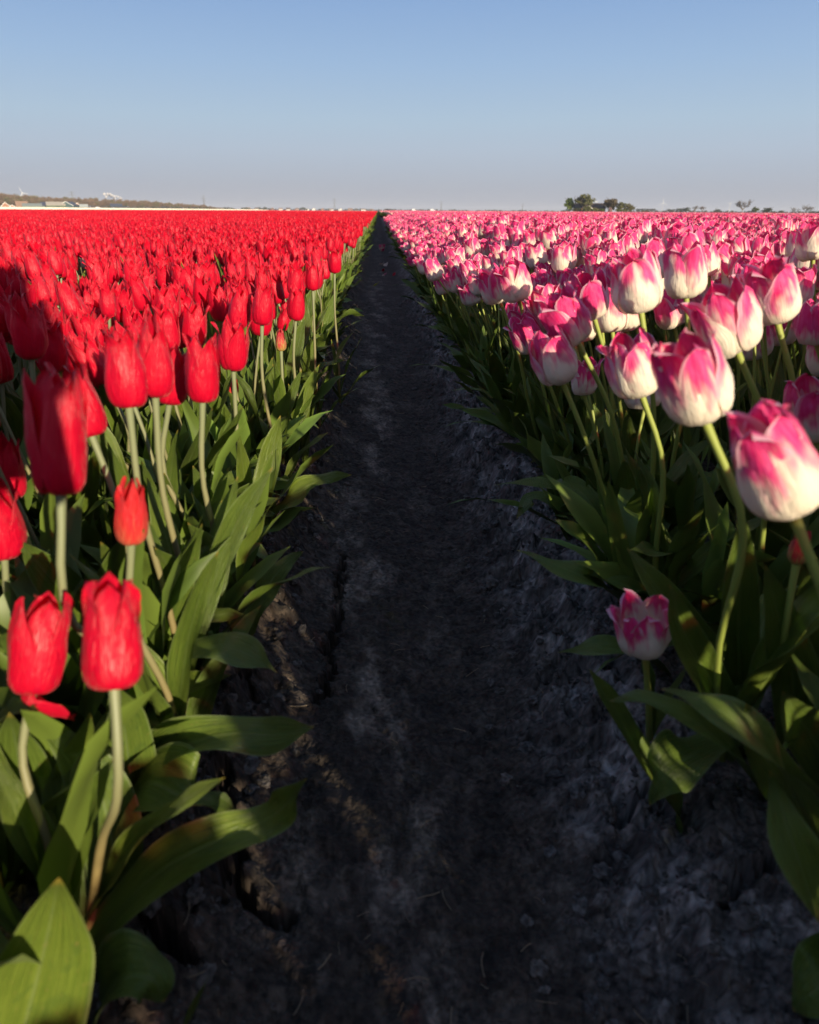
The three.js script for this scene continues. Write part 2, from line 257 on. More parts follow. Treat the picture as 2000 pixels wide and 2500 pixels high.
// leaf along a spine of points: folded along its midrib, margins wavy
function leafGeo(P, side, W, o = {}) {
  const nL = o.nL ?? 16, nW = o.nW ?? 6, curve = new THREE.CatmullRomCurve3(P, false, 'centripetal'), pos = [], uv = [], col = [], ph = o.ph ?? 0, amp = o.amp ?? 0.12, fold = o.fold ?? 0.35, fr = o.freq ?? 11;
  for (let j = 0; j <= nL; j++) {
    const t = j / nL, p = curve.getPoint(t), T = curve.getTangent(Math.min(0.999, Math.max(0.001, t)));
    let S = side ? side.clone() : V3(0, 1, 0).cross(T).negate(); if (S.lengthSq() < 1e-5) S.set(1, 0, 0);
    S.addScaledVector(T, -S.dot(T)).normalize();
    const tw = (o.twist ?? 0) * t + (o.roll ?? 0); S.applyAxisAngle(T, tw);
    const N = S.clone().cross(T).normalize();
    const w = W * 0.5 * table([0, 0.12, 0.3, 0.5, 0.7, 0.86, 0.95, 1], [0.42, 0.60, 0.90, 1, 0.86, 0.50, 0.20, 0.01], t);
    for (let i = 0; i <= nW; i++) {
      const u = (i / nW) * 2 - 1, f = fold * (1 - 0.65 * sm(0.1, 0.8, t)), up = f * Math.pow(Math.abs(u), 1.35) * w;
      const wave = amp * W * u * u * Math.sin(t * fr + ph + (u > 0 ? 0 : 1.9)) * sm(0.1, 0.35, t) * sm(1, 0.8, t);
      const q = p.clone().addScaledVector(S, u * w * Math.cos(f * 0.6)).addScaledVector(N, up + wave);
      pos.push(q.x, q.y, q.z); uv.push(u * 0.5 + 0.5, t);
      if (o.colour) { const k = o.colour(t, u); col.push(...k); }
    }
  }
  return geoOf(pos, uv, gridIdx(nW, nL), o.colour ? col : null);
}
// spine of a free-growing leaf: from the base, leaning out along azimuth az, drooping towards the tip
function spine(L, az, lean, droop, n = 6) {
  const P = [V3(0, 0, 0)], d = V3(Math.cos(az), 0, -Math.sin(az)); let x = 0, y = 0;
  for (let i = 0; i < n; i++) { const t = (i + 0.5) / n, a = lean + droop * t * t; x += Math.sin(a) * L / n; y += Math.cos(a) * L / n; P.push(V3(d.x * (x + 0.006), y, d.z * (x + 0.006))); }
  return [P, V3(Math.sin(az), 0, Math.cos(az))];
}
const stemCol = { red: [[0.20, 0.125, 0.035], [0.19, 0.165, 0.075], [0.185, 0.215, 0.115]], pink: [[0.13, 0.16, 0.03], [0.20, 0.25, 0.045], [0.28, 0.33, 0.07]] };
function stemGeo(curve, r0, r1, kind, nL = 12, nR = 7) {
  const pos = [], col = [], idx = [], fr = curve.computeFrenetFrames(nL, false), C = stemCol[kind];
  for (let j = 0; j <= nL; j++) { const t = j / nL, p = curve.getPointAt(t), r = lerp(r0, r1, t) * (1 + 0.35 * sm(0.93, 1, t)) * (1 + 0.06 * Math.sin(t * 23 + r0 * 9e3)), k = t < 0.5 ? mixc(C[0], C[1], t * 2) : mixc(C[1], C[2], t * 2 - 1); for (let i = 0; i < nR; i++) { const a = i / nR * Math.PI * 2, q = p.clone().addScaledVector(fr.normals[j], Math.cos(a) * r).addScaledVector(fr.binormals[j], Math.sin(a) * r); pos.push(q.x, q.y, q.z); col.push(...k); } }
  for (let j = 0; j < nL; j++) for (let i = 0; i < nR; i++) { const a = j * nR + i, b = j * nR + (i + 1) % nR, c = a + nR, d = b + nR; idx.push(a, b, c, b, d, c); }
  return geoOf(pos, null, idx, col);
}
const heartGeo = (() => { const g = new THREE.LatheGeometry([[0.001, -0.02], [0.045, -0.015], [0.055, 0.01], [0.035, 0.05], [0.04, 0.25], [0.055, 0.33], [0.05, 0.36], [0.001, 0.37]].map((p) => new THREE.Vector2(...p)), 8); return g; })();
const POOL = { red: {}, pink: {}, bud: {}, cup: {} };
for (const kind of ['red', 'pink', 'bud', 'cup']) { const N = kind === 'bud' ? 4 : 10; for (const o of [true, false]) POOL[kind][o] = Array.from({ length: N }, (_, i) => petalGeo(kind, o, i + (o ? 100 : 200), 8, 12)); }
for (const kind of ['red', 'pink']) POOL[kind].flower = Array.from({ length: 10 }, (_, i) => flowerGeo(kind, 40 + i, 4, 8, i % 4 === 3 ? 0.2 : rr(-0.04, 0.09, rngOf(i + 3))));
const LEAVES = Array.from({ length: 12 }, (_, i) => { const R = rngOf(500 + i), [P, S] = i % 3 ? spine(rr(0.95, 1.2, R), 0, rr(0.08, 0.32, R), rr(0.0, 0.7, R)) : spine(rr(0.9, 1.1, R), 0, rr(0.3, 0.7, R), rr(0.5, 1.4, R)); return leafGeo(P, S, rr(0.13, 0.20, R), { nL: 18, nW: 6, ph: R() * 6, amp: rr(0.10, 0.24, R), fold: rr(0.3, 0.8, R), twist: rr(-1.0, 1.0, R), freq: rr(10, 18, R) }); });
const STEMS = {}; for (const k of ['red', 'pink']) STEMS[k] = [0, 1, 2, 3].map((i) => { const R = rngOf(900 + i), b = rr(-0.07, 0.07, R), c = rr(-0.07, 0.07, R); return stemGeo(new THREE.CatmullRomCurve3([V3(0, 0, 0), V3(b, 0.4, c), V3(b * 0.7, 0.75, c * 0.7), V3(0, 1, 0)]), 0.0095, 0.0075, k, 6, 6); });

// ------------------------------------------------------------------ the tulips that stand out, each placed by itself
const heroes = []; // {p, z, u, v, w, h}
function heroTulip(spec) {
  const { kind, u, v, h, tilt = 0, away = 0, S = kind === 'pink' ? 0.08 : 0.082, open = 0, lean = [0.02, -0.01], mat, shape, leaves = 4, label, name, turn = rng() * 6.28, wide = 1 } = spec;
  const z = F * S / (h * 1.1594), c = at(u, v, z);
  const right = V3(1, 0, 0).applyQuaternion(camera.quaternion), fwd = V3(0, 0, -1);
  const slope = (a) => { const x = V3(0, 1, 0).addScaledVector(right, a).addScaledVector(fwd, Math.tan(rad(away))).normalize(), p = toView(c), q = toView(c.clone().addScaledVector(x, 0.02)); return [x, Math.atan2(q.u - p.u, p.v - q.v) - rad(tilt)]; };
  let a0 = -0.6, a1 = 0.6; for (let i = 0; i < 24; i++) { const m = (a0 + a1) / 2; if (slope(m)[1] > 0) a1 = m; else a0 = m; } // lean that reads as that tilt from the path
  const axis = slope((a0 + a1) / 2)[0];
  const base = c.clone().addScaledVector(axis, -S * 0.5);
  const gx = base.x + lean[0] * (kind === 'pink' ? 3.0 : 0.3), gz = base.z + lean[1] * (kind === 'pink' ? 1 : 0.5) + (spec.far ?? 0), gy = groundH(gx, -gz) - 0.004, root = thing(name ?? (kind === 'red' ? 'red_tulip' : 'pink_tulip'), label, 'tulip', [gx, gy, gz], 0);
  const R = rngOf(Math.round(u * 13 + v * 7)), lb = base.clone().sub(root.position), len = lb.length();
  const curve = new THREE.CatmullRomCurve3([V3(0, -0.01, 0), lb.clone().multiplyScalar(0.35).add(V3(rr(-0.008, 0.008, R), 0.01, rr(-0.008, 0.008, R))), lb.clone().addScaledVector(axis, -len * 0.26), lb.clone().addScaledVector(axis, 0.004)]);
  const pk = kind === 'pink' ? 'pink' : 'red';
  part('stem', stemGeo(curve, 0.0042, 0.0034, pk, 14, 9), stemMat, root);
  const flower = part('flower', heartGeo, heartMat, root); flower.position.copy(lb); flower.quaternion.setFromUnitVectors(V3(0, 1, 0), axis); flower.rotateY(turn); flower.scale.set(S * wide, S, S * wide);
  const sh = shape ?? kind, mats = mat ? [mat] : pk === 'pink' ? (spec.deep ? [PINK.mats[4]] : PINK.mats.slice(0, 4)) : RED.mats;
  for (let i = 0; i < 6; i++) {
    const outer = i % 2 === 0, p = part('petal', pick(POOL[sh][outer], R), pick(mats, R), flower);
    p.rotation.order = 'YXZ'; p.rotation.y = i * Math.PI / 3 + rr(-0.10, 0.10, R); p.rotation.x = open + rr(-0.03, pk === 'pink' ? 0.13 : 0.07, R) * (shape === 'bud' ? 0.3 : 1);
    if (spec.droop === i) { p.rotation.x = 2.2; p.position.y = 0.05; p.scale.setScalar(0.8); }
  }
  for (let i = 0; i < leaves; i++) {
    const lf = part('leaf', pick(LEAVES, R), pick(leafMats, R), root), L = Math.min(rr(0.20, 0.30, R), len * 0.78) * (pk === 'pink' ? 0.88 : 1); lf.rotation.y = i * 1.9 + rr(0, 1.2, R); lf.scale.set(L * 0.95, L, L * 0.95); lf.position.y = 0.005 + i * 0.012;
  }
  heroes.push({ short: spec.short, p: base, c, z, u, v, w: h * (pk === 'pink' ? 0.95 : 0.66), h, root, side: pk, foot: V3(gx, gy, gz) });
  return root;
}
const redHeroes = [
  [237, 1332, 235, { short: 'large nearest one', tilt: -2, away: 20, S: 0.080, shape: 'cup', open: -0.02, lean: [-0.25, -0.02], leaves: 2, label: 'large red tulip nearest the viewer, upright with a flat jagged rim' }],
  [86, 1352, 212, { short: 'large one with the hanging petal', tilt: 9, away: 18, S: 0.084, shape: 'cup', open: 0.02, droop: 0, lean: [0.0, 0.10], leaves: 2, label: 'large red tulip with one petal hanging down below its cup' }],
  [2, 1098, 165, { short: 'lower edge-cut one', tilt: -6, lean: [0.03, -0.04], label: 'lower of two red tulips cut off by the left edge' }],
  [8, 985, 140, { short: 'upper edge-cut one', tilt: -10, lean: [0.04, -0.04], label: 'upper of two red tulips cut off by the left edge' }],
  [123, 912, 262, { far: -0.12, short: 'tall half-shaded one', tilt: -3, S: 0.100, shape: 'cup', wide: 0.76, away: 8, open: 0.0, leaves: 2, lean: [0.02, -0.04], label: 'tall half-shaded red tulip standing above the left edge pair' }],
  [166, 842, 160, { short: 'ruffled one', tilt: -20, lean: [0.04, -0.02], label: 'ruffled red tulip tilted left behind the tall half-shaded one' }],
  [277, 1076, 150, { short: 'orange-red bud', tilt: 0, S: 0.066, shape: 'bud', mat: budMat, wide: 0.86, open: 0.05, lean: [0.006, -0.02], label: 'slim orange-red tulip bud just opening above the nearest tulip', name: 'tulip_bud' }],
  [262, 774, 170, { short: 'left one of the glossy trio', tilt: -7, lean: [0.03, -0.02], label: 'glossy red tulip, left one of the bright front trio' }],
  [322, 755, 160, { short: 'middle one of the glossy trio', tilt: -4, lean: [0.02, -0.02], label: 'glossy red tulip, middle one of the bright front trio' }],
  [364, 785, 132, { short: 'half hidden one of the trio', tilt: 6, lean: [0.01, -0.02], open: 0.05, label: 'red tulip half hidden behind the middle of the front trio' }],
  [427, 776, 142, { short: 'slender lone one', tilt: 0, lean: [0.01, -0.02], label: 'slender red tulip standing alone in front of upright leaves' }],
  [489, 724, 108, { short: 'rounded one at the path side', tilt: -3, lean: [0.01, -0.01], open: 0.08, label: 'rounded red tulip at the path side with its petal folded open' }],
  [192, 758, 105, { short: 'wide open one with outstretched petal', tilt: -28, open: 0.15, lean: [0.03, -0.02], label: 'wide open red tulip with one petal stretched out to the left' }],
  [112, 730, 108, { short: 'one with the water glint', tilt: 2, lean: [0.02, -0.02], label: 'bright red tulip with a water glint, left of the open one' }],
  [60, 692, 122, { short: 'dark flaring one', tilt: -6, open: 0.12, lean: [0.02, -0.02], label: 'dark shaded red tulip flaring open at the far left' }],
  [352, 688, 96, { short: 'narrow one behind the trio', tilt: -6, lean: [0.02, -0.02], label: 'narrow red tulip behind the middle front trio tulip' }],
  [411, 683, 94, { short: 'right-leaning one behind the slender one', tilt: 5, lean: [0.01, -0.02], label: 'red tulip leaning right behind the slender lone one' }],
  [552, 640, 86, { short: 'one with the streaked base', tilt: 0, lean: [0.01, -0.01], label: 'red tulip with streaked base in the row by the path' }],
  [625, 638, 70, { short: 'pointed one on a clear stem', tilt: 3, open: 0.03, lean: [0.006, -0.01], label: 'pointed red tulip standing clear on a long stem by the path' }],
  [658, 580, 60, { short: 'upper one of a pair at the path', tilt: -2, lean: [0.005, -0.01], label: 'red tulip above a second one at the edge of the path' }],
  [705, 548, 50, { short: 'spreading one at the path edge', tilt: 0, open: 0.12, lean: [0.004, -0.01], label: 'spreading red tulip at the path edge, farthest of the clear ones' }],
  [599, 672, 48, { short: 'small dark low one', tilt: 14, S: 0.066, lean: [0.004, -0.01], label: 'small dark red tulip low down behind a pointed leaf' }],
  [620, 588, 60, { short: 'one behind the pointed path side one', tilt: 0, lean: [0.004, -0.01], label: 'red tulip just behind the pointed one by the path' }],
  [503, 648, 84, { short: 'tall one behind the rounded one', tilt: 5, lean: [0.004, -0.01], label: 'tall red tulip rising behind the rounded path side one' }],
  [462, 636, 76, { short: 'shadowed one behind the rounded one', tilt: -10, open: 0.08, lean: [0.004, -0.01], label: 'shadowed red tulip left of the tall one behind the rounded bloom' }],
  [591, 716, 46, { tilt: -3, S: 0.05, shape: 'bud', mat: greenBudMat, lean: [0.002, -0.01], label: 'small yellowish tulip bud wrapped in a leaf at the path side', name: 'tulip_bud' }],
  [491, 812, 48, { tilt: 5, S: 0.05, shape: 'bud', mat: budMat, lean: [0.002, -0.01], label: 'low red tulip bud peeping from behind a stem', name: 'tulip_bud' }],
  [176, 554, 22, { short: 'single pale whitish one', tilt: 2, S: 0.06, mat: paleMat, lean: [0.01, -0.01], label: 'single pale whitish tulip standing among the red ones', name: 'pale_tulip' }],
];
for (const [u, v, h, o] of redHeroes) heroTulip({ kind: 'red', u, v, h, ...o });
const pinkHeroes = [
  [1630, 972, 245, { short: 'largest one', wide: 0.9, tilt: -20, away: 6, turn: 0.4, leaves: 2, open: -0.02, lean: [0.06, -0.03], label: 'largest pink and cream tulip, close at the right edge' }],
  [1450, 793, 203, { short: 'big one with broad cream base', wide: 0.86, tilt: -20, turn: 1.2, lean: [0.04, -0.04], label: 'big pink tulip with a broad cream base beside the largest one' }],
  [1332, 768, 136, { short: 'one tucked left of the big one', tilt: -17, turn: 2.2, lean: [0.03, -0.03], label: 'pink tulip with a shaded side, tucked left of the big one' }],
  [1163, 750, 118, { short: 'lowest leaning cup', tilt: -22, away: -2, turn: 0.2, lean: [0.05, -0.05], label: 'pink and cream cup leaning over the path, lowest of its cluster' }],
  [1192, 668, 116, { short: 'one leaning over the lowest cup', tilt: -27, away: -2, turn: 3.3, deep: 1, lean: [0.06, -0.05], label: 'pink tulip leaning left just above the lowest cup of the cluster' }],
  [1527, 670, 150, { short: 'broad deep rose one', tilt: -20, away: -4, turn: 2.9, lean: [0.05, -0.04], open: 0.05, label: 'broad pink tulip with a deep rose petal facing the viewer' }],
  [1341, 592, 127, { short: 'upright cream one with pink rim', tilt: -8, turn: 1.9, open: 0.04, lean: [0.03, -0.03], label: 'upright cream tulip with pink rim above the shaded small one' }],
  [1622, 611, 136, { short: 'tall cream one with pink tip', tilt: -12, turn: 4.4, lean: [0.03, -0.03], label: 'tall cream tulip with pink tip above the broad rose one' }],
  [1443, 567, 113, { short: 'straight cream one with pink shoulders', tilt: -2, turn: 1.0, open: 0.03, lean: [0.02, -0.03], label: 'cream tulip with pink shoulders standing straight, mid field' }],
  [1712, 506, 80, { short: 'high one at the right edge', tilt: 0, turn: 0.3, lean: [0.02, -0.03], label: 'pink tulip high at the right edge near the skyline' }],
  [1238, 618, 100, { short: 'shaded magenta one', tilt: -15, away: -5, turn: 2.0, deep: 1, lean: [0.04, -0.03], label: 'shaded magenta tulip behind the left-leaning cluster' }],
  [1411, 646, 86, { short: 'small shaded one with sunlit side', tilt: -12, turn: 5.2, deep: 1, lean: [0.03, -0.03], label: 'small shaded pink tulip with one sunlit cream side' }],
  [1285, 652, 92, { short: 'half hidden cream one', tilt: -6, turn: 4.0, lean: [0.03, -0.03], label: 'cream tulip half hidden behind the shaded magenta one' }],
  [1081, 590, 84, { short: 'flamed one at the row edge', tilt: -16, away: -8, turn: 0.9, lean: [0.05, -0.04], label: 'cream tulip with pink flame at the row edge, right of a pair' }],
  [1040, 598, 78, { short: 'left one of the leaning pair', tilt: -20, away: -6, turn: 2.5, lean: [0.05, -0.04], label: 'pink tulip at the row edge, left of a leaning pair' }],
  [955, 590, 48, { short: 'small cup farthest over the path', tilt: -22, away: -10, turn: 1.5, lean: [0.05, -0.04], label: 'small pink cup leaning farthest out over the path' }],
  [1355, 1320, 130, { tilt: -4, away: -8, S: 0.066, turn: 0.1, open: 0.06, lean: [0.012, -0.02], leaves: 2, label: 'low pink tulip open in the shade near the ground' }],
  [1684, 1150, 80, { tilt: 10, S: 0.037, shape: 'bud', mat: greenBudMat, leaves: 1, lean: [0.02, -0.03], label: 'small red and yellow tulip bud below the largest pink tulip', name: 'tulip_bud' }],
  [1712, 855, 140, { short: 'shaded one at the right edge', tilt: -6, turn: 3.9, open: 0.10, lean: [0.04, -0.04], label: 'shaded pink tulip cut off by the right edge above the largest' }],
  [1742, 735, 105, { tilt: -3, turn: 1.1, lean: [0.03, -0.03], label: 'sunlit pink tulip barely showing at the right edge' }],
  [1588, 712, 84, { tilt: -6, turn: 0.6, lean: [0.03, -0.03], label: 'cream tulip partly hidden behind the broad rose one' }],
  [1108, 700, 84, { short: 'lilac one behind the lowest cup', tilt: -24, away: -8, turn: 4.8, deep: 1, lean: [0.05, -0.04], label: 'lilac-pink tulip peeping out behind the lowest leaning cup' }],
  [1648, 690, 70, { tilt: -3, turn: 2.7, lean: [0.03, -0.03], label: 'pale tulip in the shade right of the broad rose one' }],
];
for (const [u, v, h, o] of pinkHeroes) heroTulip({ kind: 'pink', u, v, h, ...o });

// leaves that reach out over the path, each with its own bend: points (u, v, height over the furrow), width
const reach = [
  ['red', 0.040, { amp: 0.34, fold: 0.6, roll: 0.5, freq: 14 }, [205, 1975, 0.09], [330, 1840, 0.135], [470, 1765, 0.16], [555, 1730, 0.165], [605, 1690, 0.185], [647, 1638, 0.215]],
  ['red', 0.046, { amp: 0.30, fold: 0.6, roll: 0.45, freq: 12 }, [285, 1640, 0.10], [390, 1570, 0.18], [490, 1545, 0.20], [580, 1548, 0.20], [662, 1530, 0.195]],
  ['red', 0.058, { amp: 0.12, fold: 0.35 }, [300, 1475, 0.12], [390, 1385, 0.21], [470, 1360, 0.225], [535, 1385, 0.21], [585, 1417, 0.185]],
  ['red', 0.042, { amp: 0.07, fold: 0.4 }, [285, 1500, 0.10], [370, 1450, 0.17], [430, 1437, 0.18], [486, 1420, 0.18]],
  ['red', 0.055, { amp: 0.03, fold: 0.35 , face: 1, roll: 0.2 }, [228, 1950, 0.06], [238, 1800, 0.13], [218, 1690, 0.18], [165, 1595, 0.225], [86, 1526, 0.26]],
  ['red', 0.065, { amp: 0.05, fold: 0.25 , face: 1, roll: -0.3 }, [45, 1850, 0.08], [48, 1730, 0.16], [40, 1610, 0.23], [20, 1500, 0.30]],
  ['red', 0.080, { amp: 0.06, fold: 0.5 , face: 1, roll: 0.2 }, [20, 2260, 0.08], [62, 2120, 0.15], [95, 1990, 0.21], [124, 1848, 0.28]],
  ['red', 0.070, { amp: 0.26, fold: 0.5, freq: 13 }, [235, 1760, 0.09], [310, 1650, 0.16], [390, 1680, 0.16], [450, 1685, 0.15], [500, 1715, 0.12]],
  ['red', 0.036, { amp: 0.05, fold: 0.8 , face: 1, roll: 0.7 }, [322, 1400, 0.13], [362, 1270, 0.24], [395, 1175, 0.31], [426, 1102, 0.36]],
  ['red', 0.055, { amp: 0.09, fold: 0.3 , face: 1, roll: -0.2 }, [350, 1340, 0.11], [400, 1270, 0.17], [430, 1240, 0.18], [456, 1196, 0.19]],
  ['red', 0.058, { amp: 0.10, fold: 0.35 }, [400, 1230, 0.11], [470, 1165, 0.17], [530, 1160, 0.175], [578, 1188, 0.155]],
  ['red', 0.056, { amp: 0.08, fold: 0.35 }, [420, 1080, 0.12], [510, 1010, 0.20], [580, 1010, 0.195], [650, 1016, 0.18]],
  ['red', 0.048, { amp: 0.10, fold: 0.4 }, [390, 1130, 0.13], [470, 1090, 0.19], [535, 1075, 0.195], [590, 1090, 0.18]],
  ['red', 0.046, { amp: 0.07, fold: 0.4 }, [505, 905, 0.12], [570, 862, 0.20], [630, 845, 0.205], [690, 842, 0.20]],
  ['red', 0.048, { amp: 0.08, fold: 0.4 }, [525, 915, 0.11], [590, 878, 0.18], [640, 880, 0.175], [672, 902, 0.15]],
  ['red', 0.050, { amp: 0.12, fold: 0.5 }, [470, 990, 0.12], [530, 950, 0.19], [570, 930, 0.20], [605, 898, 0.22]],
  ['red', 0.034, { amp: 0.08, fold: 0.6, face: 1, roll: 0.6 }, [392, 1100, 0.14], [430, 1010, 0.25], [475, 920, 0.35], [512, 855, 0.41]],
  ['red', 0.032, { amp: 0.08, fold: 0.6, face: 1, roll: 0.6 }, [360, 1090, 0.14], [388, 1000, 0.26], [420, 920, 0.36], [448, 858, 0.42]],
  ['red', 0.022, { amp: 0.05, fold: 0.5 }, [385, 2180, 0.07], [415, 2120, 0.11], [440, 2052, 0.15]],
  ['red', 0.060, { amp: 0.22, fold: 0.5 }, [190, 2140, 0.06], [260, 2060, 0.11], [320, 2060, 0.11], [345, 2110, 0.09]],
  ['red', 0.040, { amp: 0.10, fold: 0.45, face: 1, roll: 0.3 }, [335, 1200, 0.14], [322, 1110, 0.24], [310, 1040, 0.31], [298, 970, 0.37]],
  ['red', 0.036, { amp: 0.10, fold: 0.45, face: 1, roll: -0.2 }, [385, 1200, 0.14], [368, 1110, 0.24], [354, 1050, 0.30], [346, 995, 0.35]],
  ['red', 0.040, { amp: 0.10, fold: 0.45, face: 1, roll: 0.5 }, [305, 1180, 0.14], [278, 1100, 0.24], [255, 1030, 0.31], [226, 930, 0.39]],
  ['red', 0.036, { amp: 0.12, fold: 0.45, face: 1, roll: 0.2 }, [432, 1190, 0.13], [442, 1110, 0.22], [428, 1040, 0.29], [406, 980, 0.34]],
  ['red', 0.036, { amp: 0.12, fold: 0.45, face: 1, roll: 0.3 }, [150, 1180, 0.15], [165, 1090, 0.25], [190, 1010, 0.32], [205, 930, 0.38]],
  ['red', 0.048, { amp: 0.06, fold: 0.45 , face: 1, roll: 0.3 }, [195, 1430, 0.12], [203, 1330, 0.21], [226, 1225, 0.29], [262, 1120, 0.36]],
  ['red', 0.050, { amp: 0.05, fold: 0.4 , face: 1, roll: 0.5 }, [215, 1370, 0.14], [160, 1275, 0.24], [95, 1205, 0.31], [38, 1138, 0.36]],
  ['red', 0.052, { amp: 0.08, fold: 0.4 , face: 1, roll: -0.3 }, [150, 1500, 0.12], [172, 1410, 0.19], [182, 1310, 0.27], [168, 1235, 0.32]],
  ['red', 0.050, { amp: 0.10, fold: 0.4 , face: 1, roll: 0.2 }, [285, 1690, 0.10], [270, 1590, 0.18], [258, 1510, 0.24], [238, 1440, 0.29]],
  ['red', 0.046, { amp: 0.10, fold: 0.5 , face: 1, roll: 0.4 }, [130, 1560, 0.10], [90, 1480, 0.18], [60, 1420, 0.23], [18, 1370, 0.27]],
  ['red', 0.050, { amp: 0.10, fold: 0.4 , face: 1, roll: 0.3 }, [130, 1850, 0.08], [150, 1720, 0.16], [160, 1620, 0.21], [190, 1500, 0.27]],
  ['red', 0.048, { amp: 0.10, fold: 0.4 , face: 1, roll: 0.2 }, [120, 1700, 0.10], [170, 1640, 0.17], [215, 1570, 0.21], [235, 1490, 0.26]],
  ['red', 0.044, { amp: 0.10, fold: 0.5 , face: 1, roll: 0.5 }, [300, 1330, 0.14], [345, 1270, 0.22], [400, 1215, 0.25], [440, 1140, 0.28]],
  ['pink', 0.040, { amp: 0.10, fold: 0.5 , face: 1, roll: 0.4 }, [1560, 1560, 0.12], [1500, 1440, 0.22], [1440, 1330, 0.30], [1410, 1230, 0.36]],
  ['pink', 0.040, { amp: 0.14, fold: 0.5 , face: 1, roll: 0.2 }, [1690, 1480, 0.14], [1690, 1370, 0.24], [1705, 1280, 0.30], [1690, 1190, 0.36]],
  ['pink', 0.044, { amp: 0.12, fold: 0.5 }, [1520, 1330, 0.12], [1440, 1300, 0.20], [1380, 1290, 0.22], [1325, 1305, 0.20]],
  ['pink', 0.044, { amp: 0.12, fold: 0.5 , face: 1, roll: 0.4 }, [1700, 1700, 0.12], [1640, 1640, 0.20], [1590, 1560, 0.25], [1570, 1480, 0.31]],
  ['pink', 0.044, { amp: 0.12, fold: 0.5 }, [1480, 1230, 0.12], [1410, 1170, 0.22], [1370, 1160, 0.25], [1325, 1158, 0.26]],
  ['pink', 0.044, { amp: 0.12, fold: 0.5 }, [1740, 1900, 0.10], [1690, 1720, 0.20], [1620, 1590, 0.27], [1530, 1505, 0.30], [1455, 1468, 0.305], [1392, 1450, 0.30]],
  ['pink', 0.048, { amp: 0.13, fold: 0.45 }, [1610, 1680, 0.10], [1540, 1590, 0.18], [1450, 1510, 0.24], [1360, 1475, 0.25], [1283, 1476, 0.235]],
  ['pink', 0.056, { amp: 0.28, fold: 0.5, freq: 14 }, [1560, 1560, 0.11], [1470, 1585, 0.17], [1400, 1630, 0.165], [1368, 1695, 0.13]],
  ['pink', 0.038, { amp: 0.14, fold: 0.4 }, [1390, 1410, 0.11], [1320, 1372, 0.17], [1245, 1362, 0.175], [1174, 1374, 0.155]],
  ['pink', 0.052, { amp: 0.12, fold: 0.4 }, [1330, 1290, 0.12], [1240, 1220, 0.20], [1160, 1185, 0.21], [1088, 1158, 0.20]],
  ['pink', 0.050, { amp: 0.12, fold: 0.4 }, [1420, 1300, 0.12], [1330, 1238, 0.19], [1255, 1212, 0.20], [1180, 1210, 0.18]],
  ['pink', 0.042, { amp: 0.06, fold: 0.6 , face: 1, roll: 0.5 }, [1570, 1470, 0.11], [1470, 1350, 0.22], [1390, 1245, 0.29], [1320, 1153, 0.34]],
  ['pink', 0.040, { amp: 0.10, fold: 0.5 }, [1250, 1085, 0.12], [1180, 1035, 0.20], [1110, 1015, 0.215], [1038, 1022, 0.20]],
  ['pink', 0.044, { amp: 0.06, fold: 0.4 }, [1080, 890, 0.12], [1035, 868, 0.19], [1000, 862, 0.20], [964, 860, 0.19]],
  ['pink', 0.044, { amp: 0.06, fold: 0.4 }, [1075, 850, 0.12], [1030, 828, 0.19], [990, 820, 0.20], [950, 822, 0.19]],
  ['pink', 0.050, { amp: 0.10, fold: 0.3 }, [1200, 1130, 0.10], [1160, 1060, 0.16], [1120, 1050, 0.16], [1088, 1092, 0.13]],
  ['pink', 0.040, { amp: 0.03, fold: 0.5 , face: 1, roll: 0.3 }, [1562, 1500, 0.12], [1556, 1330, 0.26], [1560, 1200, 0.35], [1566, 1075, 0.42]],
  ['pink', 0.050, { amp: 0.16, fold: 0.5 , face: 1, roll: 0.4 }, [1660, 1560, 0.12], [1670, 1420, 0.22], [1640, 1300, 0.30], [1612, 1190, 0.36]],
  ['pink', 0.050, { amp: 0.05, fold: 0.4 }, [1420, 1700, 0.09], [1350, 1590, 0.15], [1290, 1490, 0.20], [1240, 1408, 0.24]],
  ['pink', 0.050, { amp: 0.14, fold: 0.5 }, [1790, 2120, 0.08], [1730, 1950, 0.16], [1670, 1780, 0.22], [1620, 1620, 0.26]],
  ['pink', 0.055, { amp: 0.05, fold: 0.3 }, [1800, 2020, 0.12], [1750, 2060, 0.13], [1710, 2090, 0.12], [1670, 2128, 0.10]],
  ['pink', 0.050, { amp: 0.12, fold: 0.5 , face: 1, roll: 0.2 }, [1760, 1660, 0.12], [1715, 1560, 0.20], [1680, 1510, 0.24], [1648, 1455, 0.29]],
];
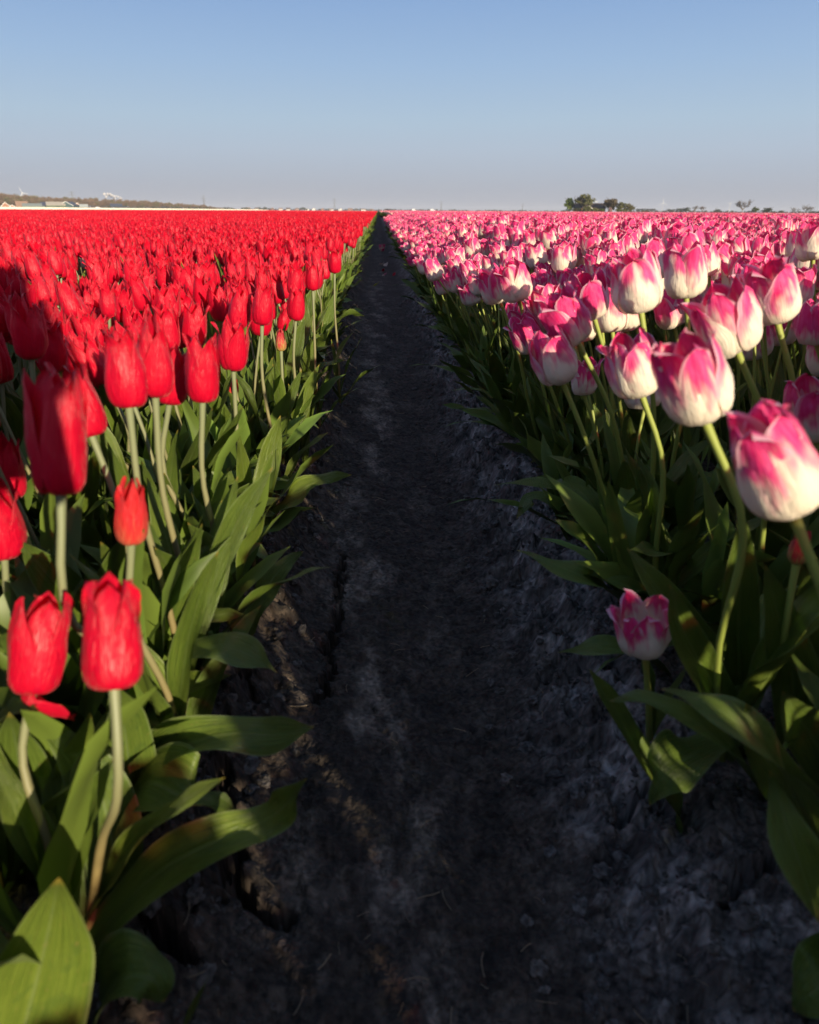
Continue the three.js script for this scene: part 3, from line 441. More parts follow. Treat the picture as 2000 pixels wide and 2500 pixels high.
{
  const lone = [];
  reach.forEach(([side, W, o, ...pts], k) => {
    const P = pts.map(([u, v, y]) => atY(u, v, y)); P.unshift(V3(P[0].x + (P[0].x - P[1].x) * 0.15, groundH(P[0].x, -P[0].z) - 0.01, P[0].z + (P[0].z - P[1].z) * 0.15));
    let root = null, best = 0.13;
    for (const h of heroes) if (h.side === side) { const d = Math.hypot(h.foot.x - P[0].x, h.foot.z - P[0].z); if (d < best) { best = d; root = h.root; } }
    for (const q of lone) if (q.side === side) { const d = Math.hypot(q.root.position.x - P[0].x, q.root.position.z - P[0].z); if (d < best) { best = d; root = q.root; } }
    if (!root) { root = thing('leafy_tulip', null, 'tulip plant', [P[0].x, P[0].y, P[0].z]); lone.push({ root, side, pts }); }
    const mid = P[Math.floor(P.length / 2)], side3 = o.face ? P[P.length - 1].clone().sub(P[0]).normalize().cross(camera.position.clone().sub(mid).normalize()) : null; // turned to face the light and the path
    part('leaf', leafGeo(P.map((p) => p.clone().sub(root.position)), side3, W, { nL: 30, nW: 10, ph: k * 1.7, ...o }), leafMats[side === 'pink' ? 2 : k % 3 === 0 ? 1 : 0], root);
  });
  lone.forEach((q, i) => { const n = toView(q.root.position); q.n = n; q.i = i; });
  const words = { red: 'flowerless tulip plant with broad leaves over the path, red side', pink: 'flowerless tulip plant with broad leaves over the path, pink side' };
  const ord = ['first', 'second', 'third', 'fourth', 'fifth', 'sixth', 'seventh', 'eighth', 'ninth', 'tenth', 'eleventh', 'twelfth', 'thirteenth', 'fourteenth', 'fifteenth'];
  for (const s of ['red', 'pink']) lone.filter((q) => q.side === s).sort((a, b) => b.n.v - a.n.v).forEach((q, i) => tag(q.root, `${words[s]}, ${ord[i]} from the viewer`, 'tulip plant', `flowerless plants on the ${s} side`));
}

// ------------------------------------------------------------------ the two fields
const BED = { red: (x, z) => x < (z < 0.9 ? -0.27 : -0.245) && Math.abs(x + 11.2) > 0.32 && Math.abs(x + 23) > 0.35, pink: (x, z) => x > (z > 0.2 && z < 0.8 ? 0.60 : z <= 0.12 ? 0.56 : z <= 0.2 ? 0.56 : 0.37) && Math.abs(x - 12) > 0.32 };
function stemTop(kind, x, z) { return kind === 'red' ? 0.362 + 0.012 * n2(x * 0.6, z * 0.6) : lerp(0.355, 0.462, sm(0.40, 0.85, x)) + 0.012 * n2(x * 0.6, z * 0.6); }
function covers(p, kind, S) { // would a tulip here stand in front of, or inside, one placed by itself?
  const q = toView(p); if (q.z < 0.05) return false;
  for (const h of heroes) {
    if (h.p.distanceTo(p) < 0.055) return true;
    const hh = F * S / q.z * 0.8625, ww = hh * (kind === 'pink' ? 0.85 : 0.66);
    if (q.z < h.z + 0.02 && Math.abs(q.u - h.u) < (ww + h.w) * 0.46 && Math.abs(q.v - h.v) < (hh + h.h) * 0.46) return true;
  }
  return false;
}
const spots = { red: [], pink: [] }, said = new Set();
for (const kind of ['red', 'pink']) {
  const sgn = kind === 'red' ? -1 : 1, R = rngOf(kind === 'red' ? 71 : 72), step = kind === 'red' ? 0.083 : 0.088;
  for (let z = -5; z < 26; z += step) for (let q = 0.2; q < Math.max(3.4, 0.8 * z + 1.6); q += step) {
    const x = sgn * (q + rr(-0.035, 0.035, R)), zz = z + rr(-0.035, 0.035, R), gap = R();
    if (!BED[kind](x, zz) || gap < (kind === 'pink' && zz < 0.2 ? 0.18 : kind === 'red' ? 0.10 : 0.05)) continue;
    if (zz < -0.3 && kind === 'red' && q > 1.5) continue;
    const edge = sm(0.45, 0.22, Math.abs(x) - (kind === 'pink' ? 0.13 : 0)), S = rr(0.064, 0.090, R), H = stemTop(kind, x, zz) + rr(-0.045, 0.035, R) - (R() < 0.06 ? 0.09 : 0);
    const tx = rr(-0.16, 0.16, R) + (kind === 'pink' ? -0.26 - 0.10 * edge : -0.03 + 0.03 * edge), tz = rr(-0.15, 0.15, R) + 0.02;
    const s = { x, z: zz, y: groundH(x, zz), H, S, tx, tz, turn: rr(0, 6.28, R), open: R(), edge, k: Math.floor(R() * 1e6), kind };
    s.top = V3(x + Math.sin(tx) * H, s.y + H + S * 0.5, -zz + Math.sin(tz) * H); s.view = toView(s.top);
    const inView = s.view.z > 0 && s.view.u > -60 && s.view.u < 1785 && s.view.v < 2250, near = s.top.distanceTo(camera.position);
    s.near = near; s.flower = !(near < 0.42 || (inView && near < 0.62) || covers(s.top, kind, S));
    if (kind === 'pink' && near < 2.1 && s.top.x < 0.34) s.flower = false;
    if (inView && near < 1.1 && kind === 'red' && Math.abs(x) < 0.30) s.flower = false;
    s.inView = inView && s.view.v > 400;
    if (Math.hypot(x, zz + 0.7) < 0.42) continue; // where the photographer stands
    spots[kind].push(s);
  }
}
function frame(s) { // matrix of a plant: foot on the ground, leaning
  return new THREE.Matrix4().compose(V3(s.x, s.y - 0.005, -s.z), new THREE.Quaternion().setFromEuler(new THREE.Euler(s.tz, s.turn, -s.tx, 'XZY')), V3(1, 1, 1));
}
// one tulip of each kind with its parts; the others are copies with their own lean and size
const protos = {};
for (const kind of ['red', 'pink']) {
  protos[kind] = Array.from({ length: 10 }, (_, i) => {
    const g = new THREE.Group(), lw = kind === 'red' ? 1 : 0.8, R = rngOf(3000 + i + (kind === 'red' ? 0 : 50)), H = kind === 'red' ? 0.36 : 0.44, S = 0.078;
    const st = part('stem', STEMS[kind][i % 4], stemMat, g); st.scale.set(0.36, H, 0.36);
    const f = part('flower', POOL[kind].flower[i], (kind === 'red' ? RED : PINK).mats[i % (kind === 'red' ? 2 : 4)], g); f.position.y = H; f.scale.setScalar(S);
    for (let k = 0; k < 4; k++) { const lf = part('leaf', LEAVES[(i * 4 + k) % 12], leafMats[kind === 'pink' ? (k === 0 ? 0 : 2) : k % 2], g), L = rr(0.20, 0.31, R) * (kind === 'pink' ? 0.92 : 1); lf.rotation.y = k * 1.9 + rr(0, 1.2, R); lf.scale.set(L * lw, L * rr(0.95, 1.2, R), L * lw); lf.position.y = k * 0.015; }
    return g;
  });
  const list = spots[kind].filter((s) => s.flower && s.inView && s.view.u > 0 && s.view.u < 1725).sort((a, b) => a.near - b.near).slice(0, 300 - heroes.filter((h) => h.side === kind).length);
  list.forEach((s) => {
    s.single = true;
    const o = protos[kind][s.k % 10].clone(); o.name = numbered(kind === 'red' ? 'red_tulip' : 'pink_tulip'); scene.add(o);
    o.applyMatrix4(frame(s));
    const sc = s.H / (kind === 'red' ? 0.36 : 0.44); o.scale.set(0.5 + 0.5 * s.S / 0.078, sc, 0.5 + 0.5 * s.S / 0.078);
    o.children[1].scale.set(s.S, s.S / sc, s.S); o.children[1].rotation.set((s.open - 0.5) * 0.3, s.turn * 3, (s.open - 0.5) * 0.2);
    let label = `one of the crowded ${kind} tulips farther back in the bed, behind the front blooms`, near = null;
    for (const h of heroes) if (h.side === kind && h.short) { const du = s.view.u - h.u, dv = s.view.v - h.v, d = Math.hypot(du, dv); if (d < h.h * 1.15 && d > 8) { const oct = ['right of', 'above and right of', 'above', 'above and left of', 'left of', 'below and left of', 'below', 'below and right of'][(Math.round(Math.atan2(-dv, du) / (Math.PI / 4)) + 8) % 8], key = h.short + oct; if ((!near || d < near.d) && !said.has(key)) near = { d, key, text: `${kind} tulip just ${oct} the ${h.short}` }; } }
    if (near) { said.add(near.key); label = near.text; }
    tag(o, label, 'tulip', kind === 'red' ? 'crowded red tulips near the path' : 'crowded pink tulips near the path');
  });
}
// foliage of one plant as a single small geometry for the crowd
const leafCol = (k) => (t, u) => { const b = 0.85 + 0.3 * Math.abs(u); return [0.116 * k * b, 0.176 * k * b, 0.030 * k * b]; };
function foliageGeo(seed, kind, lush, lowres) {
  const R = rngOf(seed), gs = [];
  const n = lush ? 4 : 4;
  for (let i = 0; i < n; i++) { const [P, S] = spine((kind === 'red' ? rr(0.20, 0.32, R) : rr(0.19, 0.30, R)) * (lush ? 0.75 : 1), i * 6.28 / n + rr(0, 1, R), rr(0.08, lush ? 0.9 : i % 3 ? 0.35 : 0.7, R), rr(0.1, lush ? 1.5 : 0.9, R)); gs.push(leafGeo(P, S, (kind === 'pink' ? rr(0.026, 0.045, R) : rr(0.030, 0.050, R)) * (lush ? 1.25 : 1), { nL: lowres ? 5 : 9, nW: 2, ph: R() * 6, amp: 0.2, fold: 0.55, twist: rr(-0.9, 0.9, R), colour: leafCol(rr(0.8, 1.15, R)) })); }
  return mergeGeometries(gs.map((g) => { g.deleteAttribute('uv'); return g; }));
}
function instances(name, geo, mat, mats, parent, tint) {
  const m = shadow(new THREE.InstancedMesh(geo, mat, mats.length)); m.name = name; mats.forEach((x, i) => m.setMatrixAt(i, x));
  if (tint) { const R = rngOf(mats.length + 9), c = new THREE.Color(); mats.forEach((_, i) => { const k = rr(1 - tint, 1 + tint * 0.6, R), w = rr(-0.06, 0.06, R); m.setColorAt(i, c.setRGB(k * (1 + w), k, k * (1 - w))); }); }
  parent.add(m); return m;
}
const M4 = (p, q, s) => new THREE.Matrix4().compose(p, q, s), QY = (a) => new THREE.Quaternion().setFromAxisAngle(V3(0, 1, 0), a);
for (const kind of ['red', 'pink']) {
  const group = new THREE.Group(); group.name = kind === 'red' ? 'red_tulip_field' : 'pink_tulip_field'; scene.add(group);
  tag(group, kind === 'red' ? 'dense carpet of red tulips running to the horizon left of the path' : 'dense carpet of pink and cream tulips running to the horizon right of the path', 'tulip field', null, 'stuff');
  const R = rngOf(kind === 'red' ? 5 : 6), mats = (kind === 'red' ? RED : PINK).mats, nM = mats.length;
  // near crowd: every plant
  const fl = Array.from({ length: 8 }, () => []), fo = Array.from({ length: 6 }, () => []), lush = Array.from({ length: 4 }, () => []), st = [[], []];
  for (const s of spots[kind]) {
    const m = frame(s);
    if (!s.single) {
      if (s.flower) {
        fl[s.k % 8].push(m.clone().multiply(M4(V3(0, s.H, 0), new THREE.Quaternion().setFromEuler(new THREE.Euler((s.open - 0.5) * 0.3, s.turn * 3, (s.open - 0.5) * 0.2)), V3(s.S, s.S, s.S))));
        st[s.k % 2].push(m.clone().multiply(M4(V3(0, 0, 0), QY(0), V3(0.36, s.H, 0.36))));
      }
      if (s.near > 0.30 && !(s.inView && s.near < 0.62 && Math.abs(s.x) < 0.27)) fo[s.k % 6].push(m.clone().multiply(M4(V3(0, 0, 0), QY(s.k), V3(1, rr(0.9, 1.25, R), 1).multiplyScalar(rr(0.85, 1.1, R)))));
    }
    if (s.edge > 0.35 && s.near > 0.85) lush[s.k % 4].push(M4(V3(s.x - Math.sign(s.x) * (kind === 'red' ? rr(-0.10, -0.01, R) : rr(-0.04, 0.03, R)), s.y - 0.005, -s.z + rr(-0.04, 0.04, R)), QY(R() * 6.28), V3(1, 1, 1).multiplyScalar(rr(0.75, 1.1, R))));
  }
  fl.forEach((l, i) => instances('flower', flowerGeo(kind, 80 + i + (kind === 'red' ? 0 : 20), 4, 6, i % 4 === 3 ? 0.24 : rr(-0.03, 0.12, rngOf(i + 60))), mats[i % nM], l, group, 0.12));
  fo.forEach((l, i) => instances('foliage', foliageGeo(700 + i, kind, false), foliageMat, l, group, 0.2));
  lush.forEach((l, i) => instances('foliage', foliageGeo(760 + i, kind, true), foliageMat, l, group, 0.2));
  st.forEach((l, i) => instances('stem', STEMS[kind][i], stemMat, l, group));
  // middle distance: clumps of nine; far: square metres of small heads
  const head = (nu, nv, seed) => flowerGeo(kind, seed, nu, nv, 0.05);
  const sgn = kind === 'red' ? -1 : 1;
  const clump = (seed, n, w, lod) => {
    const Q = rngOf(seed), fs = [], gs = [], k = Math.ceil(Math.sqrt(n));
    const base = lod ? (() => { const g = new THREE.LatheGeometry((kind === 'red' ? [[0.05, 0], [0.29, 0.16], [0.30, 0.5], [0.16, 1]] : [[0.05, 0], [0.38, 0.16], [0.41, 0.5], [0.24, 1]]).map((p) => new THREE.Vector2(...p)), 5); g.deleteAttribute('normal'); g.computeVertexNormals(); return g; })() : head(2, 3, seed);
    if (kind === 'pink') { const uv = base.attributes.uv; for (let j = 0; j < uv.count; j++) uv.setY(j, uv.getY(j) * (lod ? 0.76 : 0.88)); }
    for (let i = 0; i < n; i++) {
      const x = ((i % k) + 0.5 + rr(-0.35, 0.35, Q)) / k * w - w / 2, z = (Math.floor(i / k) + 0.5 + rr(-0.35, 0.35, Q)) / k * w - w / 2, H = (kind === 'red' ? 0.36 : 0.46) + rr(-0.035, 0.035, Q), S = rr(0.072, 0.088, Q);
      const g = base.clone(); g.rotateY(Q() * 6); g.scale(S, S, S); g.rotateZ(rr(-0.15, 0.12, Q)); g.rotateX(rr(-0.12, 0.12, Q)); g.translate(x, H, z); fs.push(g);
      if (!lod || i % 4 === 0) { const f = foliageGeo(seed * 50 + i, kind, false, true); if (lod) f.scale(1.6, 1.3, 1.6); f.translate(x, 0, z); gs.push(f); }
    }
    return [mergeGeometries(fs), mergeGeometries(gs)];
  };
  const mid = [0, 1, 2].map((i) => clump(140 + i, 9, 0.26, false)), farC = [0, 1].map((i) => clump(170 + i, 49, 0.8, true)), mm = [[], [], []], ff = [[], []];
  for (let z = 26; z < 70; z += 0.26) for (let q = 0.34; q < 0.72 * z + 2; q += 0.26) { const x = sgn * (q + rr(-0.03, 0.03, R)); if (BED[kind](x, z)) mm[Math.floor(R() * 3)].push(M4(V3(x, groundBase(x, z), -z), QY(Math.floor(R() * 4) * Math.PI / 2 + rr(-0.2, 0.2, R)), V3(1, rr(0.96, 1.04, R), 1))); }
  const zEnd = kind === 'red' ? 330 : 300;
  for (let z = 70; z < zEnd; z += 0.8) for (let q = 0.62; q < 0.70 * z + 4; q += 0.8) { const x = sgn * q; if (kind === 'red' && q > 48 + 0 * z) continue; if (BED[kind](x + 0.3 * sgn, z)) ff[Math.floor(R() * 2)].push(M4(V3(x, groundBase(x, z), -z), QY(Math.floor(R() * 4) * Math.PI / 2), V3(1, rr(0.96, 1.04, R), 1))); }
  mid.forEach(([a, b], i) => { instances('flower', a, mats[kind === 'pink' ? [1, 3, 2][i] : i % nM], mm[i], group, 0.1); instances('foliage', b, foliageMat, mm[i], group, 0.15); });
  farC.forEach(([a, b], i) => { instances('flower', a, mats[kind === 'pink' ? 1 + i * 2 : i], ff[i], group, 0.1); instances('foliage', b, foliageMat, ff[i], group, 0.15); });
  if (kind === 'red') { // band of white tulips along the far side of the red field
    const white = new THREE.MeshStandardMaterial({ color: new THREE.Color().setRGB(0.80, 0.74, 0.62), roughness: 0.7 });
    const wg = new THREE.Group(); wg.name = 'white_tulip_band'; scene.add(wg); tag(wg, 'narrow band of white tulips beyond the far side of the red field', 'tulip field', null, 'stuff');
    const wm = [];
    for (let z = 60; z < 330; z += 0.8) for (let q = 48.4; q < 55; q += 0.8) wm.push(M4(V3(-q, 0.17 + 0.03 * (q - 48), -z), QY(Math.floor(R() * 4) * 1.5708), V3(1, 1.06, 1)));
    instances('flower', farC[0][0], white, wm, wg); instances('foliage', farC[0][1], foliageMat, wm, wg);
  }
}
// ------------------------------------------------------------------ far side: woods, farms, trees, pylons, turbines
const vh = (u) => 446 + (u - 862) * 0.00646;
const mPerV = (D) => 1.1594 * D / 1991, mPerU = (D) => 1.1594 * D / 1822;
const facing = (p) => Math.atan2(-p.x, -p.z);
const std = (r, g, b, rough = 0.85, o = {}) => new THREE.MeshStandardMaterial({ color: new THREE.Color().setRGB(r, g, b), roughness: rough, ...o });
const vcMat = new THREE.MeshStandardMaterial({ vertexColors: true, roughness: 0.9, side: THREE.DoubleSide });
const barkMat = std(0.10, 0.080, 0.062, 0.95), paleBark = std(0.17, 0.14, 0.11, 0.95);
function tubeGeo(a, b, r0, r1, n = 5) { const d = b.clone().sub(a), L = d.length(), g = new THREE.CylinderGeometry(r1, r0, L, n, 1); g.translate(0, L / 2, 0); g.applyQuaternion(new THREE.Quaternion().setFromUnitVectors(V3(0, 1, 0), d.normalize())); g.translate(a.x, a.y, a.z); return g; }
function limbs(H, W, seed, depth, r = 0.028) { // branching skeleton; returns [geometry, twig ends]
  const R = rngOf(seed), gs = [], ends = [];
  const grow = (p, d, L, rad0, k) => {
    const q = p.clone().addScaledVector(d, L); gs.push(tubeGeo(p, q, rad0, rad0 * 0.68, k > 1 ? 3 : 5)); ends.push([q, k]);
    if (k >= depth) return;
    const n = k === 0 ? 5 : 3; for (let i = 0; i < n; i++) { const e = d.clone().add(V3(rr(-1, 1, R) * W / H * 1.1, rr(-0.15, 0.6, R), rr(-1, 1, R) * W / H * 1.1).multiplyScalar(0.85)).normalize(); grow(p.clone().lerp(q, rr(k ? 0.45 : 0.6, 1, R)), e, L * rr(0.58, 0.85, R), rad0 * 0.58, k + 1); }
  };
  grow(V3(0, -0.3, 0), V3(rr(-0.06, 0.06, R), 1, rr(-0.06, 0.06, R)).normalize(), H * 0.34, H * r, 0);
  return [mergeGeometries(gs), ends];
}
function leafCloud(lobes, n, size, cols, seed) { // small faces through the volume of a few lobes
  const R = rngOf(seed), pos = [], col = [], idx = [];
  const tot = lobes.reduce((s, l) => s + l[3] * l[4], 0);
  for (const [x, y, z, rx, ry] of lobes) {
    const m = Math.round(n * rx * ry / tot), lobeTone = rr(0.8, 1.15, R);
    for (let i = 0; i < m; i++) {
      const d = V3(rr(-1, 1, R), rr(-1, 1, R), rr(-1, 1, R)).normalize().multiplyScalar(Math.pow(R(), 0.45) * rr(0.75, 1.12, R));
      const c = V3(x + d.x * rx, y + d.y * ry, z + d.z * rx), a = V3(rr(-1, 1, R), rr(-1, 1, R), rr(-1, 1, R)).normalize(), b = V3(rr(-1, 1, R), rr(-1, 1, R), rr(-1, 1, R)).cross(a).normalize(), s = size * rr(0.6, 1.4, R), k = pos.length / 3, cc = mixc(cols[0], cols[1], R());
      for (const [p, q] of [[-1, -0.6], [1, -0.6], [0.5, 0.8], [-0.5, 0.8]]) { const v = c.clone().addScaledVector(a, p * s).addScaledVector(b, q * s); pos.push(v.x, v.y, v.z); col.push(cc[0] * lobeTone, cc[1] * lobeTone, cc[2] * lobeTone); }
      idx.push(k, k + 1, k + 2, k, k + 2, k + 3);
    }
  }
  return geoOf(pos, null, idx, col);
}
function twigGeo(ends, L, n, cols, seed) { // fine twigs at the ends of the branches
  const R = rngOf(seed), pos = [], col = [], idx = [];
  for (let i = 0; i < n; i++) { const [e, k] = ends[Math.floor(R() * ends.length)]; if (k < 1) continue; const p = e.clone().add(V3(rr(-1, 1, R), rr(-1, 1, R), rr(-1, 1, R)).multiplyScalar(L * 0.3)), d = V3(rr(-1, 1, R), rr(-0.3, 1, R), rr(-1, 1, R)).normalize(), q = p.clone().addScaledVector(d, L * rr(0.4, 1, R)), s = V3(rr(-1, 1, R), rr(-1, 1, R), rr(-1, 1, R)).cross(d).normalize().multiplyScalar(L * 0.035), a = pos.length / 3, c = mixc(cols[0], cols[1], R()); for (const v of [p.clone().add(s), p.clone().sub(s), q]) { pos.push(v.x, v.y, v.z); col.push(...c); } idx.push(a, a + 1, a + 2); }
  return geoOf(pos, null, idx, col);
}
const OLIVE = [[0.075, 0.085, 0.026], [0.13, 0.125, 0.045]], GREEN = [[0.075, 0.12, 0.018], [0.14, 0.19, 0.03]], BROWN = [[0.085, 0.060, 0.038], [0.13, 0.105, 0.055]], DARK = [[0.030, 0.042, 0.020], [0.06, 0.075, 0.035]], TWIG = [[0.10, 0.085, 0.07], [0.16, 0.13, 0.10]], BLOSSOM = [[0.42, 0.26, 0.26], [0.30, 0.20, 0.17]];
function tree(name, label, cat, u0, u1, vTop, D, cols, o = {}) {
  const u = (u0 + u1) / 2, p = horizonAt(u, D), H = (vh(u) - vTop) * mPerV(D) + 0.68, W = (u1 - u0) * mPerU(D), seed = Math.round(u * 17 + D), R = rngOf(seed);
  const t = thing(name, label, cat, p, facing(p), o.group);
  if (o.bush) {
    part('stem', mergeGeometries([0, 1, 2].map((i) => tubeGeo(V3(0, -0.2, 0), V3((i - 1) * W * 0.2, H * 0.6, 0), H * 0.03, H * 0.015))), barkMat, t);
    const lobes = Array.from({ length: 6 }, () => [rr(-0.33, 0.33, R) * W, rr(0.25, 0.62, R) * H, rr(-0.25, 0.25, R) * W, W * rr(0.2, 0.3, R), H * rr(0.25, 0.38, R)]);
    part('foliage', leafCloud(lobes, o.n ?? 700, Math.min(H, W) * 0.055, cols, seed), vcMat, t);
    return t;
  }
  const [g, ends] = limbs(H, W, seed, o.bare ? 4 : 3); g.computeBoundingBox();
  const bb = g.boundingBox, fx = W * 0.92 / (bb.max.x - bb.min.x), fy = H * 0.97 / bb.max.y; g.scale(fx, fy, fx); ends.forEach((e) => e[0].multiply(V3(fx, fy, fx)));
  part('trunk', g, o.bare ? paleBark : barkMat, t);
  if (o.bare) part('crown', twigGeo(ends, H * 0.12, o.n ?? 2200, cols, seed + 1), vcMat, t);
  else {
    const lobes = [], y0 = o.low ? 0.12 : 0.30, cy = (y0 + 0.97) / 2, ry = (0.97 - y0) / 2;
    for (let i = 0; i < 26; i++) { const d = V3(rr(-1, 1, R), rr(-1, 1, R), rr(-1, 1, R)).normalize().multiplyScalar(Math.pow(R(), 0.4)), k = 0.72 + 0.28 * (d.y < 0 ? 1 + d.y * 0.3 : 1); lobes.push([d.x * W * 0.40 * k, H * (cy + d.y * ry * 0.82), d.z * W * 0.40 * k, W * rr(0.11, 0.19, R), H * rr(0.08, 0.14, R)]); }
    part('crown', leafCloud(lobes, o.n ?? 1500, H * 0.036, cols, seed + 1), vcMat, t);
  }
  return t;
}
// the farm in its clump of trees, right of the path
tree('green_tree', 'bright green rounded tree at the left end of the farm clump', 'tree', 1187, 1212, 416, 480, GREEN, { n: 2200, low: true });
tree('large_tree', 'large olive tree just coming into leaf beside the farmhouse roof', 'tree', 1206, 1250, 409.5, 476, OLIVE, { n: 1500 });
tree('brown_tree', 'tall reddish brown tree right of the farmhouse roof', 'tree', 1264, 1301, 416, 478, BROWN, { n: 2200, low: true });
tree('olive_tree', 'olive tree right of the tall reddish brown tree', 'tree', 1295, 1320, 427, 474, OLIVE, { n: 1500, low: true });
tree('round_tree', 'low round olive tree at the right end of the farm clump', 'tree', 1311, 1337, 430.5, 478, [[0.085, 0.085, 0.03], [0.14, 0.12, 0.05]], { n: 1500, low: true });
tree('shrub', 'dark shrub at the foot of the bright green tree', 'shrub', 1182, 1206, 440, 468, DARK, { bush: true });
tree('shrub', 'olive shrub in front of the farmhouse wall', 'shrub', 1226, 1252, 432, 466, OLIVE, { bush: true, n: 1100 });
tree('shrub', 'green shrub between the two white bargeboards', 'shrub', 1249, 1272, 438, 465, GREEN.map((c) => c.map((x) => x * 0.6)), { bush: true });
tree('shrub', 'green shrub under the large olive tree', 'shrub', 1204, 1230, 438, 467, DARK, { bush: true });
tree('blossom_shrub', 'pinkish blossoming shrub in front of the reddish brown tree', 'shrub', 1281, 1293, 436, 464, BLOSSOM, { bush: true, n: 420 });
tree('shrub', 'olive undergrowth below the olive tree in the farm clump', 'shrub', 1294, 1330, 440, 466, OLIVE, { bush: true, n: 900 });
const WHITEWALL = std(0.62, 0.60, 0.56), BRICK = std(0.30, 0.15, 0.10), PANE = std(0.05, 0.06, 0.075, 0.2), TRIM = std(0.72, 0.71, 0.68, 0.6);
function box(w, h, d, x, y, z) { const g = new THREE.BoxGeometry(w, h, d); g.translate(x, y, z); return g; }
function roofGeo(W, D, y0, y1, along, over = 0.35) { // two slopes with thickness; ridge along x (along) or along z
  const s = new THREE.Shape(), hw = (along ? D : W) / 2 + over, t = 0.22; s.moveTo(-hw, y0 - over * 0.5); s.lineTo(0, y1); s.lineTo(hw, y0 - over * 0.5); s.lineTo(hw, y0 - over * 0.5 + t); s.lineTo(0, y1 + t); s.lineTo(-hw, y0 - over * 0.5 + t); s.closePath();
  const L = (along ? W : D) + over * 1.2, g = new THREE.ExtrudeGeometry(s, { depth: L, bevelEnabled: false }); g.translate(0, 0, -L / 2); if (along) g.rotateY(Math.PI / 2); return g;
}
function gableGeo(W, D, y0, y1, along) { const s = new THREE.Shape(), hw = (along ? D : W) / 2, L = along ? W : D; s.moveTo(-hw, -0.5); s.lineTo(hw, -0.5); s.lineTo(hw, y0); s.lineTo(0, y1); s.lineTo(-hw, y0); s.closePath(); const g = new THREE.ExtrudeGeometry(s, { depth: L, bevelEnabled: false }); g.translate(0, 0, -L / 2); if (along) g.rotateY(Math.PI / 2); return g; }
function building(name, label, cat, u0, u1, vEave, vRidge, D, wall, roof, o = {}) {
  const u = (u0 + u1) / 2, p = horizonAt(u, D), W = (u1 - u0) * mPerU(D), k = mPerV(D), e = Math.max(1.2, (vh(u) - vEave) * k + 0.68), r = (vh(u) - vRidge) * k + 0.68, dep = o.depth ?? Math.max(6, W * 0.5), along = o.along ?? true;
  const t = thing(name, label, cat, p, facing(p) + (o.turn ?? 0), o.group);
  part('wall', gableGeo(W, dep, e, r, along), wall, t); part('roof', roofGeo(W, dep, e, r, along), roof, t);
  const z = dep / 2;
  for (const [x, y, w, h] of o.windows ?? []) { const f = part('window', box(w * W + 0.24, h * e + 0.24, 0.12, x * W, y * e, z + 0.04), TRIM, t); part('pane', box(w * W, h * e, 0.06, x * W, y * e, z + 0.09), PANE, f); }
  for (const [x, w, h, m] of o.doors ?? []) part('door', box(w * W, h * e, 0.14, x * W, h * e / 2, z + 0.05), m ?? std(0.30, 0.27, 0.22), t);
  if (o.barge && !along) for (const s of [-1, 1]) { const L = Math.hypot(W / 2 + 0.4, r - e + 0.2), g = box(L, 0.5, 0.14, 0, 0, 0); g.rotateZ(-s * Math.atan2(r - e + 0.2, W / 2 + 0.4)); g.translate(s * (W / 4 + 0.15), (r + e) / 2, z + 0.3); part('bargeboard', g, TRIM, t); }
  if (o.chimney) part('chimney', box(0.9, 1.8, 0.9, o.chimney * W, r + 0.4, 0), BRICK, t);
  return t;
}
const SLATE = std(0.045, 0.055, 0.085, 0.6), DARKROOF = std(0.075, 0.048, 0.038), GREENWALL = std(0.10, 0.13, 0.085), GREYGREEN = std(0.16, 0.20, 0.17), CREAMROOF = std(0.40, 0.36, 0.29), TEAL = std(0.05, 0.095, 0.10), TANROOF = std(0.22, 0.14, 0.10), BLUEBLACK = std(0.04, 0.052, 0.068);
{ // farmhouse
  const t = building('farmhouse', 'brown-roofed farmhouse half hidden in the clump of trees', 'house', 1209, 1272, 441, 431, 488, BRICK, DARKROOF, { depth: 14, windows: [[-0.3, 0.5, 0.06, 0.45], [0.1, 0.5, 0.06, 0.45], [0.3, 0.5, 0.06, 0.45]], chimney: -0.32 });
  for (const [ua, va, ub, vb] of [[1238.5, 434.5, 1248, 443], [1272, 434.5, 1281, 443.5]]) { // white boards along the hipped ends
    const pa = horizonAt(ua, 478), pb = horizonAt(ub, 478);
    t.updateMatrixWorld(true); const la = t.worldToLocal(V3(pa.x, (vh(ua) - va) * mPerV(478) + 0.68, pa.z)), lb = t.worldToLocal(V3(pb.x, (vh(ub) - vb) * mPerV(478) + 0.68, pb.z)); part('bargeboard', tubeGeo(la, lb, 0.22, 0.22, 4), TRIM, t);
  }
}
// farms in front of the woods, left
building('white_house', 'house with white trimmed gables at the far left of the farms', 'house', 7, 22, 437, 429.5, 1080, BRICK, DARKROOF, { along: false, barge: true, windows: [[0, 0.5, 0.3, 0.4]] });
building('small_house', 'small low house beside the white trimmed gables', 'house', 24, 33, 438, 434, 1080, BRICK, DARKROOF, { along: false, barge: true });
building('brick_house', 'house with a broad tan roof left of the grey-green barn', 'house', 39, 59, 437.5, 427.5, 1090, BRICK, TANROOF, { along: true, doors: [[0, 0.2, 0.8]], windows: [[-0.3, 0.5, 0.1, 0.4], [0.3, 0.5, 0.1, 0.4]] });
building('long_barn', 'long low grey-green barn in the row of farms', 'barn', 54, 87, 436.5, 431.5, 1070, GREYGREEN, std(0.19, 0.22, 0.21, 0.6), { along: true, doors: [[0.3, 0.1, 0.8]] });
building('blue_roof_barn', 'pale barn with a dark blue roof between grey-green and green barns', 'barn', 91, 112, 436, 429, 1085, GREYGREEN, SLATE, { along: true, depth: 16, doors: [[0.1, 0.2, 0.8, PANE]] });
